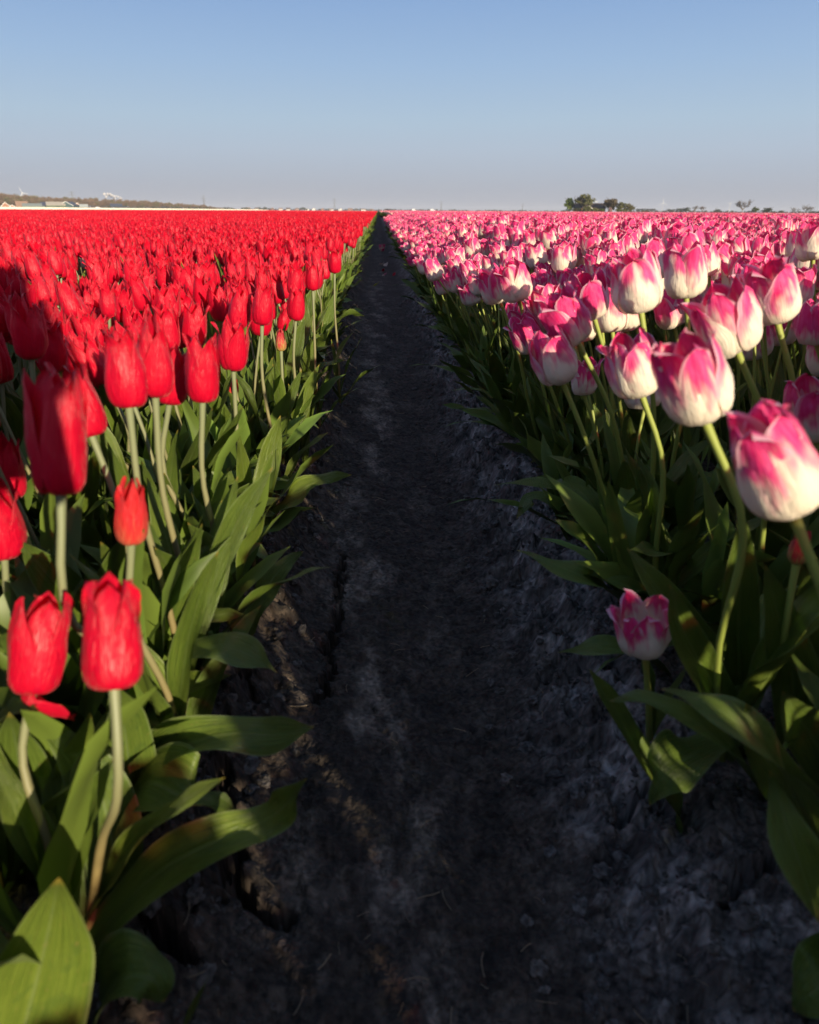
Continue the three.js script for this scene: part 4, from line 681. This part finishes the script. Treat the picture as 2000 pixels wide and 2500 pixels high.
building('green_barn', 'green barn with a long cream roof', 'barn', 104, 137, 435, 428.5, 1070, GREENWALL, CREAMROOF, { along: true, depth: 22, doors: [[-0.33, 0.12, 0.5, CREAMROOF], [0.1, 0.16, 0.9, std(0.07, 0.09, 0.06)]] });
building('blue_barn', 'dark blue barn with white trimmed gable beside the cream roof', 'barn', 136, 162, 435.5, 428, 1075, TEAL, SLATE, { along: false, barge: true, depth: 24, turn: -0.35, doors: [[-0.2, 0.14, 0.6, std(0.35, 0.18, 0.09)]] });
building('gable_house', 'red brick house with white gable right of the dark blue barn', 'house', 160, 171, 437, 430, 1085, BRICK, DARKROOF, { along: false, barge: true, windows: [[0, 0.5, 0.3, 0.3]] });
building('teal_shed', 'small teal shed with pale roof beside the brick gable house', 'shed', 171, 186, 438, 433, 1080, TEAL, std(0.30, 0.33, 0.33, 0.5), { along: true, doors: [[0.25, 0.2, 0.7, TRIM]] });
building('dark_barn', 'low blackish barn with brick end further right along the woods', 'barn', 236, 258, 438.5, 432, 1150, BLUEBLACK, SLATE, { along: true, doors: [[0.0, 0.15, 0.7]] });
building('brick_shed', 'low brick shed attached beside the blackish barn', 'shed', 250, 268, 439.5, 436.5, 1140, std(0.38, 0.24, 0.19), BLUEBLACK, { along: true, doors: [[-0.2, 0.15, 0.8, TRIM], [0.2, 0.15, 0.8, TRIM]] });
building('low_barn', 'long low dark barn at the thin end of the woods', 'barn', 336, 362, 440, 437, 1350, GREYGREEN, SLATE, { along: true });
building('low_shed', 'small dark shed right of the long low barn', 'shed', 372, 385, 440.5, 438.5, 1350, BLUEBLACK, SLATE, { along: true });
building('low_shed', 'grey shed beside the foot of the second pylon', 'shed', 398, 412, 441, 438.5, 1380, GREYGREEN, SLATE, { along: true });
{ // village along the skyline
  const R = rngOf(404), ord = ['first', 'second', 'third', 'fourth', 'fifth', 'sixth', 'seventh', 'eighth', 'ninth', 'tenth', 'eleventh', 'twelfth', 'thirteenth', 'fourteenth', 'fifteenth', 'sixteenth'];
  for (let i = 0, u = 520; i < 16; i++, u += rr(13, 21, R)) building('village_house', `tiny skyline village house with ${i % 3 ? 'white wall' : 'brick wall'}, ${ord[i]} from the left`, 'house', u, u + rr(6, 11, R), vh(u) - 2.0, vh(u) - rr(3.6, 5, R), 2100 + R() * 200, i % 3 ? WHITEWALL : BRICK, i % 2 ? DARKROOF : std(0.2, 0.13, 0.1), { along: R() < 0.6, group: 'houses of the skyline village', windows: [[-0.2, 0.55, 0.12, 0.3], [0.2, 0.55, 0.12, 0.3]] });
}
// woods seen as one mass
{
  const woodGeo = [0, 1, 2, 3].map((i) => { const [g, ends] = limbs(12, 8, 6100 + i, 3); const tw = twigGeo(ends, 1.9, 1300, i % 3 === 2 ? [[0.13, 0.115, 0.055], [0.20, 0.17, 0.08]] : [[0.15, 0.10, 0.065], [0.24, 0.165, 0.105]], 6200 + i); g.deleteAttribute('uv'); paint(g, () => [0.11, 0.085, 0.065]); g.computeBoundingBox(); const s = 12 / g.boundingBox.max.y; const m = mergeGeometries([g, tw]); m.scale(s, s, s); return m; });
  const w = new THREE.Group(); w.name = 'woodland'; scene.add(w); tag(w, 'long brown leafless wood behind the farms on the left skyline', 'woodland', null, 'stuff');
  const R = rngOf(77), ms = [[], [], [], []];
  const crest = (u) => table([-120, 0, 21, 86, 104, 156, 260, 338, 364, 400, 425, 447, 470], [418, 417.5, 417, 421, 422, 423, 425.5, 429, 431, 434, 433.5, 437.5, 440.5], u);
  for (let row = 0; row < 5; row++) for (let u = -130; u < 470; u += rr(3.2, 5.5, R)) { const D = 1160 + row * 28 + Math.max(0, u) * 0.5, p = horizonAt(u, D), H = Math.max(4, ((vh(u) - crest(u)) * mPerV(D) + 0.7) * (R() < 0.12 ? rr(1.02, 1.14, R) : rr(0.68, 1.02, R)) * (row === 0 ? 0.82 : 1)); ms[Math.floor(R() * 4)].push(M4(p, QY(R() * 6.28), V3(H / 12 * rr(0.8, 1.2, R), H / 12, H / 12 * rr(0.8, 1.2, R)))); }
  ms.forEach((l, i) => instances('tree', woodGeo[i], vcMat, l, w, 0.14));
  const bushGeo = [0, 1].map((i) => { const Q = rngOf(6300 + i); return leafCloud(Array.from({ length: 7 }, () => [rr(-3, 3, Q), rr(1.5, 5, Q), rr(-2, 2, Q), rr(1.6, 2.6, Q), rr(1.4, 2.4, Q)]), 420, 0.5, [[0.045, 0.055, 0.032], [0.085, 0.09, 0.055]], 6400 + i); });
  const h = new THREE.Group(); h.name = 'far_tree_line'; scene.add(h); tag(h, 'low dark line of distant trees and hedges along the skyline', 'tree line', null, 'stuff');
  const hs = [[], []];
  for (let u = 440; u < 1195; u += rr(2.2, 5.5, R)) { const D = rr(1900, 2500, R), p = horizonAt(u, D), top = vh(u) - (u < 640 ? 6.5 : 4.6) * rr(0.5, 1.05, R) * (0.8 + 0.35 * n2(u * 0.02, 3)), H = Math.max(2, (vh(u) - top) * mPerV(D) + 0.7); hs[Math.floor(R() * 2)].push(M4(p, QY(R() * 6), V3(H / 6.5 * rr(1, 2, R), H / 6.5, H / 6.5))); }
  for (let u = 1330; u < 1800; u += rr(3, 7, R)) { const D = rr(1300, 1700, R), p = horizonAt(u, D), H = Math.max(2, rr(2.2, 5.2, R) * mPerV(D) + 0.7); hs[Math.floor(R() * 2)].push(M4(p, QY(R() * 6), V3(H / 6.5 * rr(1, 1.8, R), H / 6.5, H / 6.5))); }
  for (let u = -100; u < 440; u += rr(5, 12, R)) { const D = rr(1100, 1180, R), p = horizonAt(u, D), H = Math.max(2, rr(2.5, 7, R) * mPerV(D) + 0.7); hs[Math.floor(R() * 2)].push(M4(p, QY(R() * 6), V3(H / 6.5 * rr(0.8, 1.4, R), H / 6.5, H / 6.5))); }
  hs.forEach((l, i) => instances('shrub', bushGeo[i], vcMat, l, h, 0.2));
}
// single trees on the right skyline
tree('skyline_tree', 'large bare spreading tree standing alone on the right skyline', 'tree', 1546, 1580, 424.5, 700, TWIG, { bare: true, n: 2600 });
tree('skyline_tree', 'small dense green tree right of the large bare one', 'tree', 1583, 1598, 437.5, 690, GREEN.map((c) => c.map((x) => x * 0.6)), { n: 1200, low: true });
tree('skyline_tree', 'dark round tree further right of the small green one', 'tree', 1603, 1626, 438, 700, DARK, { n: 1300, low: true });
tree('skyline_tree', 'slim bare tree, left one of two on the skyline', 'tree', 1455, 1471, 436, 900, TWIG, { bare: true, n: 1500 });
tree('skyline_tree', 'slim bare tree with a boxy crown, right one of two', 'tree', 1472, 1486, 436.5, 900, [[0.12, 0.09, 0.08], [0.17, 0.12, 0.1]], { bare: true, n: 2200 });
tree('skyline_tree', 'dark bush-like tree left of the far pylon between turbines', 'tree', 1503, 1520, 441.5, 800, DARK, { n: 900, low: true });
tree('skyline_tree', 'thin bare tree near the right edge of the skyline', 'tree', 1664, 1685, 439, 720, TWIG, { bare: true, n: 1300 });
tree('skyline_tree', 'taller bare tree closest to the right edge of the skyline', 'tree', 1685, 1709, 434, 720, TWIG, { bare: true, n: 1800 });
tree('skyline_tree', 'dark dense tree, left one of the grove under the turbine', 'tree', 1402, 1424, 441, 950, DARK, { n: 1000, low: true });
tree('skyline_tree', 'dark dense tree, middle one of the grove under the turbine', 'tree', 1420, 1440, 439.5, 940, DARK, { n: 1000, low: true });
tree('skyline_tree', 'dark dense tree, right one of the grove under the turbine', 'tree', 1436, 1455, 438, 940, DARK, { n: 1000, low: true });
tree('shrub', 'dark shrub at the right of the dark round skyline tree', 'shrub', 1628, 1652, 444, 720, DARK, { bush: true, n: 600 });
tree('shrub', 'dark shrub at the far right end of the skyline', 'shrub', 1700, 1735, 445, 720, DARK, { bush: true, n: 600 });
tree('shrub', 'small green shrub right of the farm clump', 'shrub', 1352, 1366, 444, 600, GREEN.map((c) => c.map((x) => x * 0.5)), { bush: true, n: 500 });
for (let i = 0; i < 9; i++) tree('avenue_tree', `tree with a flat crown in the distant avenue, ${['first', 'second', 'third', 'fourth', 'fifth', 'sixth', 'seventh', 'eighth', 'ninth'][i]} from the farm`, 'tree', 1338 + i * 4.6, 1345 + i * 4.6, 440.8, 1500, [[0.06, 0.065, 0.055], [0.09, 0.085, 0.075]], { n: 420, group: 'avenue trees right of the farm clump' });
// pylons, turbines
const STEEL = std(0.22, 0.23, 0.25, 0.6), WHITE = std(0.60, 0.61, 0.63, 0.6);
function pylon(label, u, vTop, D) {
  const p = horizonAt(u, D), H = (vh(u) - vTop) * mPerV(D) + 0.68, t = thing('power_pylon', label, 'pylon', p, facing(p) + 0.25, 'pylons of the power line on the skyline'), gs = [], b = H * 0.09, w = H * 0.008;
  for (const sx of [-1, 1]) for (const sz of [-1, 1]) { gs.push(tubeGeo(V3(sx * b, 0, sz * b), V3(sx * b * 0.3, H * 0.62, sz * b * 0.3), w, w * 0.8, 4), tubeGeo(V3(sx * b * 0.3, H * 0.62, sz * b * 0.3), V3(sx * 0.1, H, sz * 0.1), w * 0.8, w * 0.6, 4)); }
  for (let i = 0; i < 7; i++) { const y0 = H * 0.09 * i, y1 = H * 0.09 * (i + 1), k = (y) => b * (1 - 0.7 * y / (H * 0.62)); for (const sz of [-1, 1]) gs.push(tubeGeo(V3(-k(y0), y0, sz * k(y0)), V3(k(y1), y1, sz * k(y1)), w * 0.6, w * 0.6, 3), tubeGeo(V3(k(y0), y0, sz * k(y0)), V3(-k(y1), y1, sz * k(y1)), w * 0.6, w * 0.6, 3)); }
  part('tower', mergeGeometries(gs), STEEL, t);
  for (const [y, l] of [[0.62, 0.17], [0.77, 0.22], [0.91, 0.14]]) part('crossarm', mergeGeometries([tubeGeo(V3(-H * l, H * y, 0), V3(H * l, H * y, 0), w, w, 4), tubeGeo(V3(-H * l, H * y, 0), V3(0, H * (y + 0.045), 0), w * 0.7, w * 0.7, 3), tubeGeo(V3(H * l, H * y, 0), V3(0, H * (y + 0.045), 0), w * 0.7, w * 0.7, 3)]), STEEL, t);
}
pylon('tall lattice pylon standing in the wood behind the green barn', 158, 407.5, 1500);
pylon('lattice pylon at the thin right end of the wood', 431.6, 414, 1900);
pylon('lattice pylon above the skyline village', 705, 419, 2300);
pylon('lattice pylon just right of the end of the path', 929, 424.5, 2500);
pylon('lattice pylon between path end and farm clump', 1100, 429, 2700);
pylon('small far pylon between the two tall turbines', 1509, 439, 3000);
function turbine(label, u, vHub, D, rot, r) {
  const p = horizonAt(u, D), H = (vh(u) - vHub) * mPerV(D) + 0.68, t = thing('wind_turbine', label, 'wind turbine', p, facing(p) + 0.3, 'wind turbines on the skyline');
  part('tower', tubeGeo(V3(0, 0, 0), V3(0, H, 0), H * 0.026, H * 0.016, 10), WHITE, t); part('nacelle', box(H * 0.05, H * 0.05, H * 0.13, 0, H, 0), WHITE, t);
  for (let i = 0; i < 3; i++) { const g = new THREE.CylinderGeometry(H * 0.006, H * 0.02, H * r, 6); g.scale(1, 1, 0.4); g.translate(0, H * r / 2, 0); const b = part('blade', g, WHITE, t); b.position.set(0, H, H * 0.075); b.rotation.z = rot + i * Math.PI * 2 / 3; }
}
turbine('white wind turbine behind the farmhouse roof', 1253, 428, 2600, 1.0, 0.5);
turbine('white wind turbine above the grove right of the farm clump', 1393.6, 430, 2400, 0.05, 0.55);
turbine('white wind turbine left of the large bare skyline tree', 1534.6, 432, 2400, 1.2, 0.35);
turbine('small white wind turbine above the wood at the far left', 54, 412, 2600, 0.4, 0.4);
function van(label, u, D, w) { // small white vehicles parked on the farm road
  const p = horizonAt(u, D), t = thing('white_van', label, 'van', p, facing(p)); const s = new THREE.Shape(); s.moveTo(-2.3 * w, 0.4); s.lineTo(2.3 * w, 0.4); s.lineTo(2.3 * w, 1.2); s.lineTo(1.7 * w, 1.35); s.lineTo(1.2 * w, 2.3); s.lineTo(-2.25 * w, 2.35); s.closePath();
  const g = new THREE.ExtrudeGeometry(s, { depth: 1.8, bevelSize: 0.06, bevelThickness: 0.06, bevelSegments: 1 }); g.translate(0, 0.5, -0.9); part('body', g, WHITE, t); part('window', box(0.8 * w, 0.55, 0.06, 0.95 * w, 2.25, 0.99), PANE, t);
  for (const x of [-1.4, 1.4]) { const k = new THREE.CylinderGeometry(0.36, 0.36, 0.3, 12); k.rotateX(Math.PI / 2); k.translate(x * w, 0.7, 0.85); part('wheel', k, PANE, t); }
}
van('white van parked by the field edge right of the path end', 872, 900, 1);
van('second white vehicle further right along the field edge', 911, 900, 1.1);
van('white camper parked in front of the wood left of the blackish barn', 208, 1050, 1.2);
{ // steam from a distant plant
  const p = horizonAt(240, 5200), k = mPerV(5200), t = thing('steam_cloud', 'white steam cloud rising behind the wood on the left', 'cloud', p, facing(p)), R = rngOf(33), gs = [];
  for (let i = 0; i < 46; i++) { const f = R(), x = lerp(-14, 19, f) * mPerU(5200), y = (vh(240) - lerp(413, 421, Math.pow(f, 0.7))) * k + rr(-1, 1, R) * (5.5 - 3.6 * f) * k, r = (2.6 - 1.5 * f) * k * rr(0.6, 1.1, R), g = new THREE.IcosahedronGeometry(r, 3), q = g.attributes.position; for (let j = 0; j < q.count; j++) { const v = V3(q.getX(j), q.getY(j), q.getZ(j)), s = 1 + 0.22 * n3(v.x / r * 1.3 + i, v.y / r * 1.3, v.z / r * 1.3) + 0.12 * n3(v.x / r * 3, v.y / r * 3 + i, v.z / r * 3); q.setXYZ(j, v.x * s, v.y * s, v.z * s); } g.translate(x, y, rr(-30, 30, R)); g.deleteAttribute('uv'); gs.push(g); }
  const m = mergeGeometries(gs); m.computeVertexNormals(); part('steam', m, new THREE.MeshPhysicalMaterial({ color: new THREE.Color().setRGB(0.62, 0.60, 0.61), roughness: 1, transmission: 0.15, thickness: 0, specularIntensity: 0 }), t);
}

// ------------------------------------------------------------------ crumbs of soil, straw, fallen petals
{
  const clodMat = new THREE.MeshStandardMaterial({ color: new THREE.Color().setRGB(0.15, 0.135, 0.122), map: soilTint, bumpMap: soilBump, bumpScale: 0.004, roughness: 0.95 });
  const geos = [0, 1, 2, 3].map((i) => { const g = new THREE.IcosahedronGeometry(1, 4), p = g.attributes.position; for (let j = 0; j < p.count; j++) { const v = V3(p.getX(j), p.getY(j), p.getZ(j)), s = 1 + 0.34 * n3(v.x * 1.1 + i * 7, v.y * 1.1, v.z * 1.1) + 0.10 * n3(v.x * 2.6 + i, v.y * 2.6, v.z * 2.6) + 0.03 * n3(v.x * 7, v.y * 7 + i, v.z * 7); p.setXYZ(j, v.x * s, v.y * s * 0.72, v.z * s); } g.computeVertexNormals(); const uv = g.attributes.uv; for (let j = 0; j < uv.count; j++) uv.setXY(j, uv.getX(j) * 0.06, uv.getY(j) * 0.06); return g; });
  const c = new THREE.Group(); c.name = 'soil_crumbs'; scene.add(c); tag(c, 'loose crumbs and clods of dried soil on the sides of the path', 'soil', null, 'stuff');
  const R = rngOf(99), ms = [[], [], [], []];
  for (let i = 0; i < 7000; i++) {
    const z = 0.26 + Math.pow(R(), 2.0) * 5.5, right = R() < 0.62, x = right ? rr(0.14, 0.50, R) : rr(-0.40, -0.06, R), w = right ? sm(0.13, 0.24, x) : sm(-0.08, -0.16, x);
    if (R() > w) continue; const s = 0.0016 + Math.pow(R(), 5) * 0.0085; ms[i % 4].push(M4(V3(x, groundH(x, z) + s * 0.15, -z), new THREE.Quaternion().setFromEuler(new THREE.Euler(rr(-0.4, 0.4, R), R() * 6, rr(-0.4, 0.4, R))), V3(s * rr(0.8, 1.4, R), s, s * rr(0.8, 1.3, R))));
  }
  ms.forEach((l, i) => instances('crumb', geos[i], clodMat, l, c, 0.4));
  const straw = new THREE.Group(); straw.name = 'straw_bits'; scene.add(straw); tag(straw, 'scattered bits of pale straw and root on the dark path', 'straw', null, 'stuff');
  const sg = [0, 1, 2].map((i) => { const Q = rngOf(i + 40); return new THREE.TubeGeometry(new THREE.CatmullRomCurve3([V3(-1, 0, 0), V3(-0.3, rr(0, 0.1, Q), rr(-0.25, 0.25, Q)), V3(0.4, rr(0, 0.15, Q), rr(-0.25, 0.25, Q)), V3(1, 0, rr(-0.2, 0.2, Q))]), 8, 0.045, 5); }), ss = [[], [], []];
  for (let i = 0; i < 300; i++) { const z = 0.36 + Math.pow(R(), 1.5) * 5, x = rr(-0.24, 0.30, R), s = rr(0.003, 0.013, R) * (R() < 0.1 ? 1.7 : 1); ss[i % 3].push(M4(V3(x, groundH(x, z) + 0.0012, -z), new THREE.Quaternion().setFromEuler(new THREE.Euler(rr(-0.3, 0.3, R), R() * 6, rr(-0.2, 0.2, R))), V3(s, s, s))); }
  ss.forEach((l, i) => instances('straw', sg[i], std(0.24, 0.18, 0.115, 0.8), l, straw, 0.4));
  const lie = (name, label, u, v, L, kind, mat, k = 0) => { const p = atY(u, v, 0.0); p.y = groundH(p.x, -p.z) + 0.004; const t = thing(name, label, name.includes('leaf') ? 'fallen leaf' : 'fallen petal', p, k); const g = petalGeo(kind, true, 700 + Math.round(u), 8, 10, { open: 0.2 }); g.rotateX(0.75); const m = part(name.includes('leaf') ? 'blade' : 'petal', g, mat, t); m.scale.setScalar(L); return t; };
  { // fallen pink bloom: several petals still together
    const t = lie('fallen_bloom', 'fallen pink bloom lying in the middle of the path', 803, 528, 0.12, 'pink', PINK.mats[0], 0.4); t.userData.category = 'fallen flower'; for (let i = 1; i < 5; i++) { const m = part('petal', POOL.pink[i % 2 === 0][i], PINK.mats[i % 4], t); m.scale.setScalar(0.12); m.rotation.set(rr(0.2, 1.0), i * 1.3, 0.2); m.position.y = 0.015; }
  }
  lie('fallen_petal', 'white fallen petal lying just right of the fallen pink bloom', 817, 532, 0.12, 'pink', paleMat, 2.0);
  lie('fallen_petal', 'pale fallen petal on the path, left of the red petals', 796, 557, 0.10, 'pink', paleMat, 1.0);
  lie('fallen_petal', 'pale fallen petal right beside the left pale one', 808, 559, 0.10, 'pink', paleMat, 2.6);
  lie('fallen_petal', 'dark red fallen petal below the two pale petals', 806, 570, 0.09, 'red', RED.mats[0], 0.2);
  lie('fallen_petal', 'pink fallen petal nearest the red side of the path', 802, 580, 0.08, 'pink', PINK.mats[1], 1.7);
  lie('fallen_petal', 'crimson fallen petal nearest the pink side of the path', 829, 579, 0.08, 'red', RED.mats[1], 2.9);
  lie('fallen_leaf', 'yellow fallen leaf by the red side of the path', 784, 602, 0.08, 'bud', std(0.42, 0.42, 0.06, 0.6, { side: THREE.DoubleSide }), 1.5);
  lie('fallen_petal', 'red fallen petal lying among leaves beside the path', 556, 846, 0.05, 'red', RED.mats[0], 0.5).position.y += 0.16;
}

// ------------------------------------------------------------------ the person standing behind the viewpoint, bent to one side over a camera held low; the shadow falls on the red bed
{
  const caps = (list, res, C, half, k) => { // smooth union of tapered capsules, meshed
    const mc = new MarchingCubes(res, stemMat, false, false, 300000), f = mc.field, n = mc.size;
    for (let iz = 0; iz < n; iz++) for (let iy = 0; iy < n; iy++) for (let ix = 0; ix < n; ix++) {
      const x = C.x + ((ix - n / 2) / (n / 2)) * half, y = C.y + ((iy - n / 2) / (n / 2)) * half, z = C.z + ((iz - n / 2) / (n / 2)) * half; let s = 0, m = 9;
      for (const [a, b, ra, rb] of list) { const dx = b[0] - a[0], dy = b[1] - a[1], dz = b[2] - a[2], t = Math.min(1, Math.max(0, ((x - a[0]) * dx + (y - a[1]) * dy + (z - a[2]) * dz) / (dx * dx + dy * dy + dz * dz + 1e-9))), d = Math.hypot(x - a[0] - t * dx, y - a[1] - t * dy, z - a[2] - t * dz) - lerp(ra, rb, t); if (d < m + k * 3) { s += Math.exp(-d / k); if (d < m) m = d; } }
      f[ix + iy * n + iz * n * n] = s > 0 ? k * Math.log(s) : -1;
    }
    mc.isolation = 0; mc.update();
    const P = mc.positionArray.slice(0, mc.count * 3), N = mc.normalArray.slice(0, mc.count * 3), g = new THREE.BufferGeometry();
    for (let i = 0; i < P.length; i += 3) { P[i] = P[i] * half + C.x; P[i + 1] = P[i + 1] * half + C.y; P[i + 2] = P[i + 2] * half + C.z; }
    g.setAttribute('position', new THREE.BufferAttribute(P, 3)); g.setAttribute('normal', new THREE.BufferAttribute(N, 3)); return g;
  };
  const hipL = [-0.17, 0.86, 0.80], hipR = [0.03, 0.86, 0.78], chest = [0.11, 1.18, 0.62], neck = [0.18, 1.36, 0.53], shL = [-0.03, 1.28, 0.55], shR = [0.33, 1.25, 0.58], handL = [-0.075, 0.655, 0.105], handR = [0.17, 0.60, 0.665], elL = [-0.14, 0.95, 0.38], elR = [0.39, 0.97, 0.66];
  const body = caps([
    [[-0.15, 0.06, 0.66], [-0.17, 0.08, 0.88], 0.038, 0.045], [[0.12, 0.045, 0.58], [0.13, 0.06, 0.80], 0.038, 0.045],
    [[-0.17, 0.10, 0.86], [-0.17, 0.48, 0.76], 0.045, 0.062], [[-0.17, 0.48, 0.76], hipL, 0.068, 0.095], [[0.13, 0.08, 0.78], [0.09, 0.48, 0.70], 0.045, 0.062], [[0.09, 0.48, 0.70], hipR, 0.068, 0.095],
    [hipL, hipR, 0.11, 0.11], [[-0.06, 0.92, 0.78], chest, 0.135, 0.15], [chest, [0.15, 1.27, 0.56], 0.15, 0.11], [shL, shR, 0.070, 0.070], [[0.15, 1.28, 0.56], neck, 0.075, 0.055],
    [shL, elL, 0.062, 0.048], [elL, [-0.06, 0.70, 0.15], 0.046, 0.030], [shR, elR, 0.062, 0.048], [elR, [0.18, 0.64, 0.69], 0.046, 0.030],
  ], 116, V3(0.05, 0.75, 0.5), 0.80, 0.02);
  paint(body, (x, y, z) => (y < 0.10 ? [0.05, 0.04, 0.035] : y < 0.90 && z > 0.5 ? [0.04, 0.05, 0.08] : [0.06, 0.065, 0.06]));
  const H = [0.205, 1.49, 0.46], head = caps([[neck, [0.19, 1.42, 0.50], 0.055, 0.055], [[H[0], H[1] + 0.02, H[2] + 0.015], [H[0], H[1] + 0.03, H[2] + 0.03], 0.092, 0.09], [[H[0], H[1] - 0.03, H[2] - 0.04], [H[0], H[1] - 0.075, H[2] - 0.05], 0.062, 0.040], [[H[0], H[1], H[2] - 0.09], [H[0], H[1] - 0.03, H[2] - 0.108], 0.010, 0.014], [[H[0] - 0.092, H[1] + 0.005, H[2]], [H[0] - 0.09, H[1] - 0.03, H[2]], 0.012, 0.010], [[H[0] + 0.092, H[1] + 0.005, H[2]], [H[0] + 0.09, H[1] - 0.03, H[2]], 0.012, 0.010]], 64, V3(H[0], H[1] - 0.02, H[2]), 0.18, 0.008);
  paint(head, (x, y, z) => { for (const s of [-1, 1]) if (Math.hypot(x - H[0] - s * 0.032, y - H[1] - 0.005) < 0.011 && z < H[2] - 0.05) return [0.03, 0.02, 0.015]; if (Math.abs(x - H[0]) < 0.022 && Math.abs(y - H[1] + 0.058) < 0.006 && z < H[2]) return [0.40, 0.16, 0.13]; return y > H[1] + 0.045 || z > H[2] + 0.035 && y > H[1] - 0.06 ? [0.06, 0.04, 0.025] : [0.48, 0.32, 0.24]; });
  const hand = (c, s) => { const l = [[[c[0], c[1] + 0.03, c[2] + 0.05], [c[0], c[1] - 0.01, c[2] + 0.012], 0.030, 0.034], [[c[0] - s * 0.01, c[1] - 0.01, c[2] + 0.015], [c[0] + s * 0.012, c[1] + 0.045, c[2] + 0.02], 0.012, 0.009]]; for (let i = 0; i < 4; i++) { const y = c[1] + 0.028 - i * 0.019, L = [0.9, 1, 0.95, 0.8][i]; l.push([[c[0] + s * 0.004, y, c[2] + 0.008], [c[0] + s * 0.016, y, c[2] - 0.022 * L], 0.0095, 0.009], [[c[0] + s * 0.016, y, c[2] - 0.022 * L], [c[0] - s * 0.012, y, c[2] - 0.040 * L], 0.009, 0.008]); } const g = caps(l, 56, V3(...c), 0.10, 0.004); return paint(g, () => [0.48, 0.32, 0.24]); };
  const t = thing('person', 'person in a dark jacket bending sideways over a camera held low', 'person', [0, 0, 0]);
  part('body', mergeGeometries([body, head, hand(handL, -1), hand(handR, 1)].map((g) => { for (const k of Object.keys(g.attributes)) if (!['position', 'normal', 'color'].includes(k)) g.deleteAttribute(k); return g; })), new THREE.MeshStandardMaterial({ vertexColors: true, roughness: 0.85 }), t);
  const cam = thing('handheld_camera', 'small black camera held low in one hand', 'camera', [0.005, 0.675, 0.085]), blk = std(0.02, 0.02, 0.02, 0.5);
  part('body', new THREE.BoxGeometry(0.12, 0.085, 0.045), blk, cam); const ln = new THREE.CylinderGeometry(0.032, 0.034, 0.042, 24); ln.rotateX(Math.PI / 2); ln.translate(0, 0, -0.0435); part('lens', ln, blk, cam);
}

scene.updateMatrixWorld(true);
renderer.render(scene, camera);
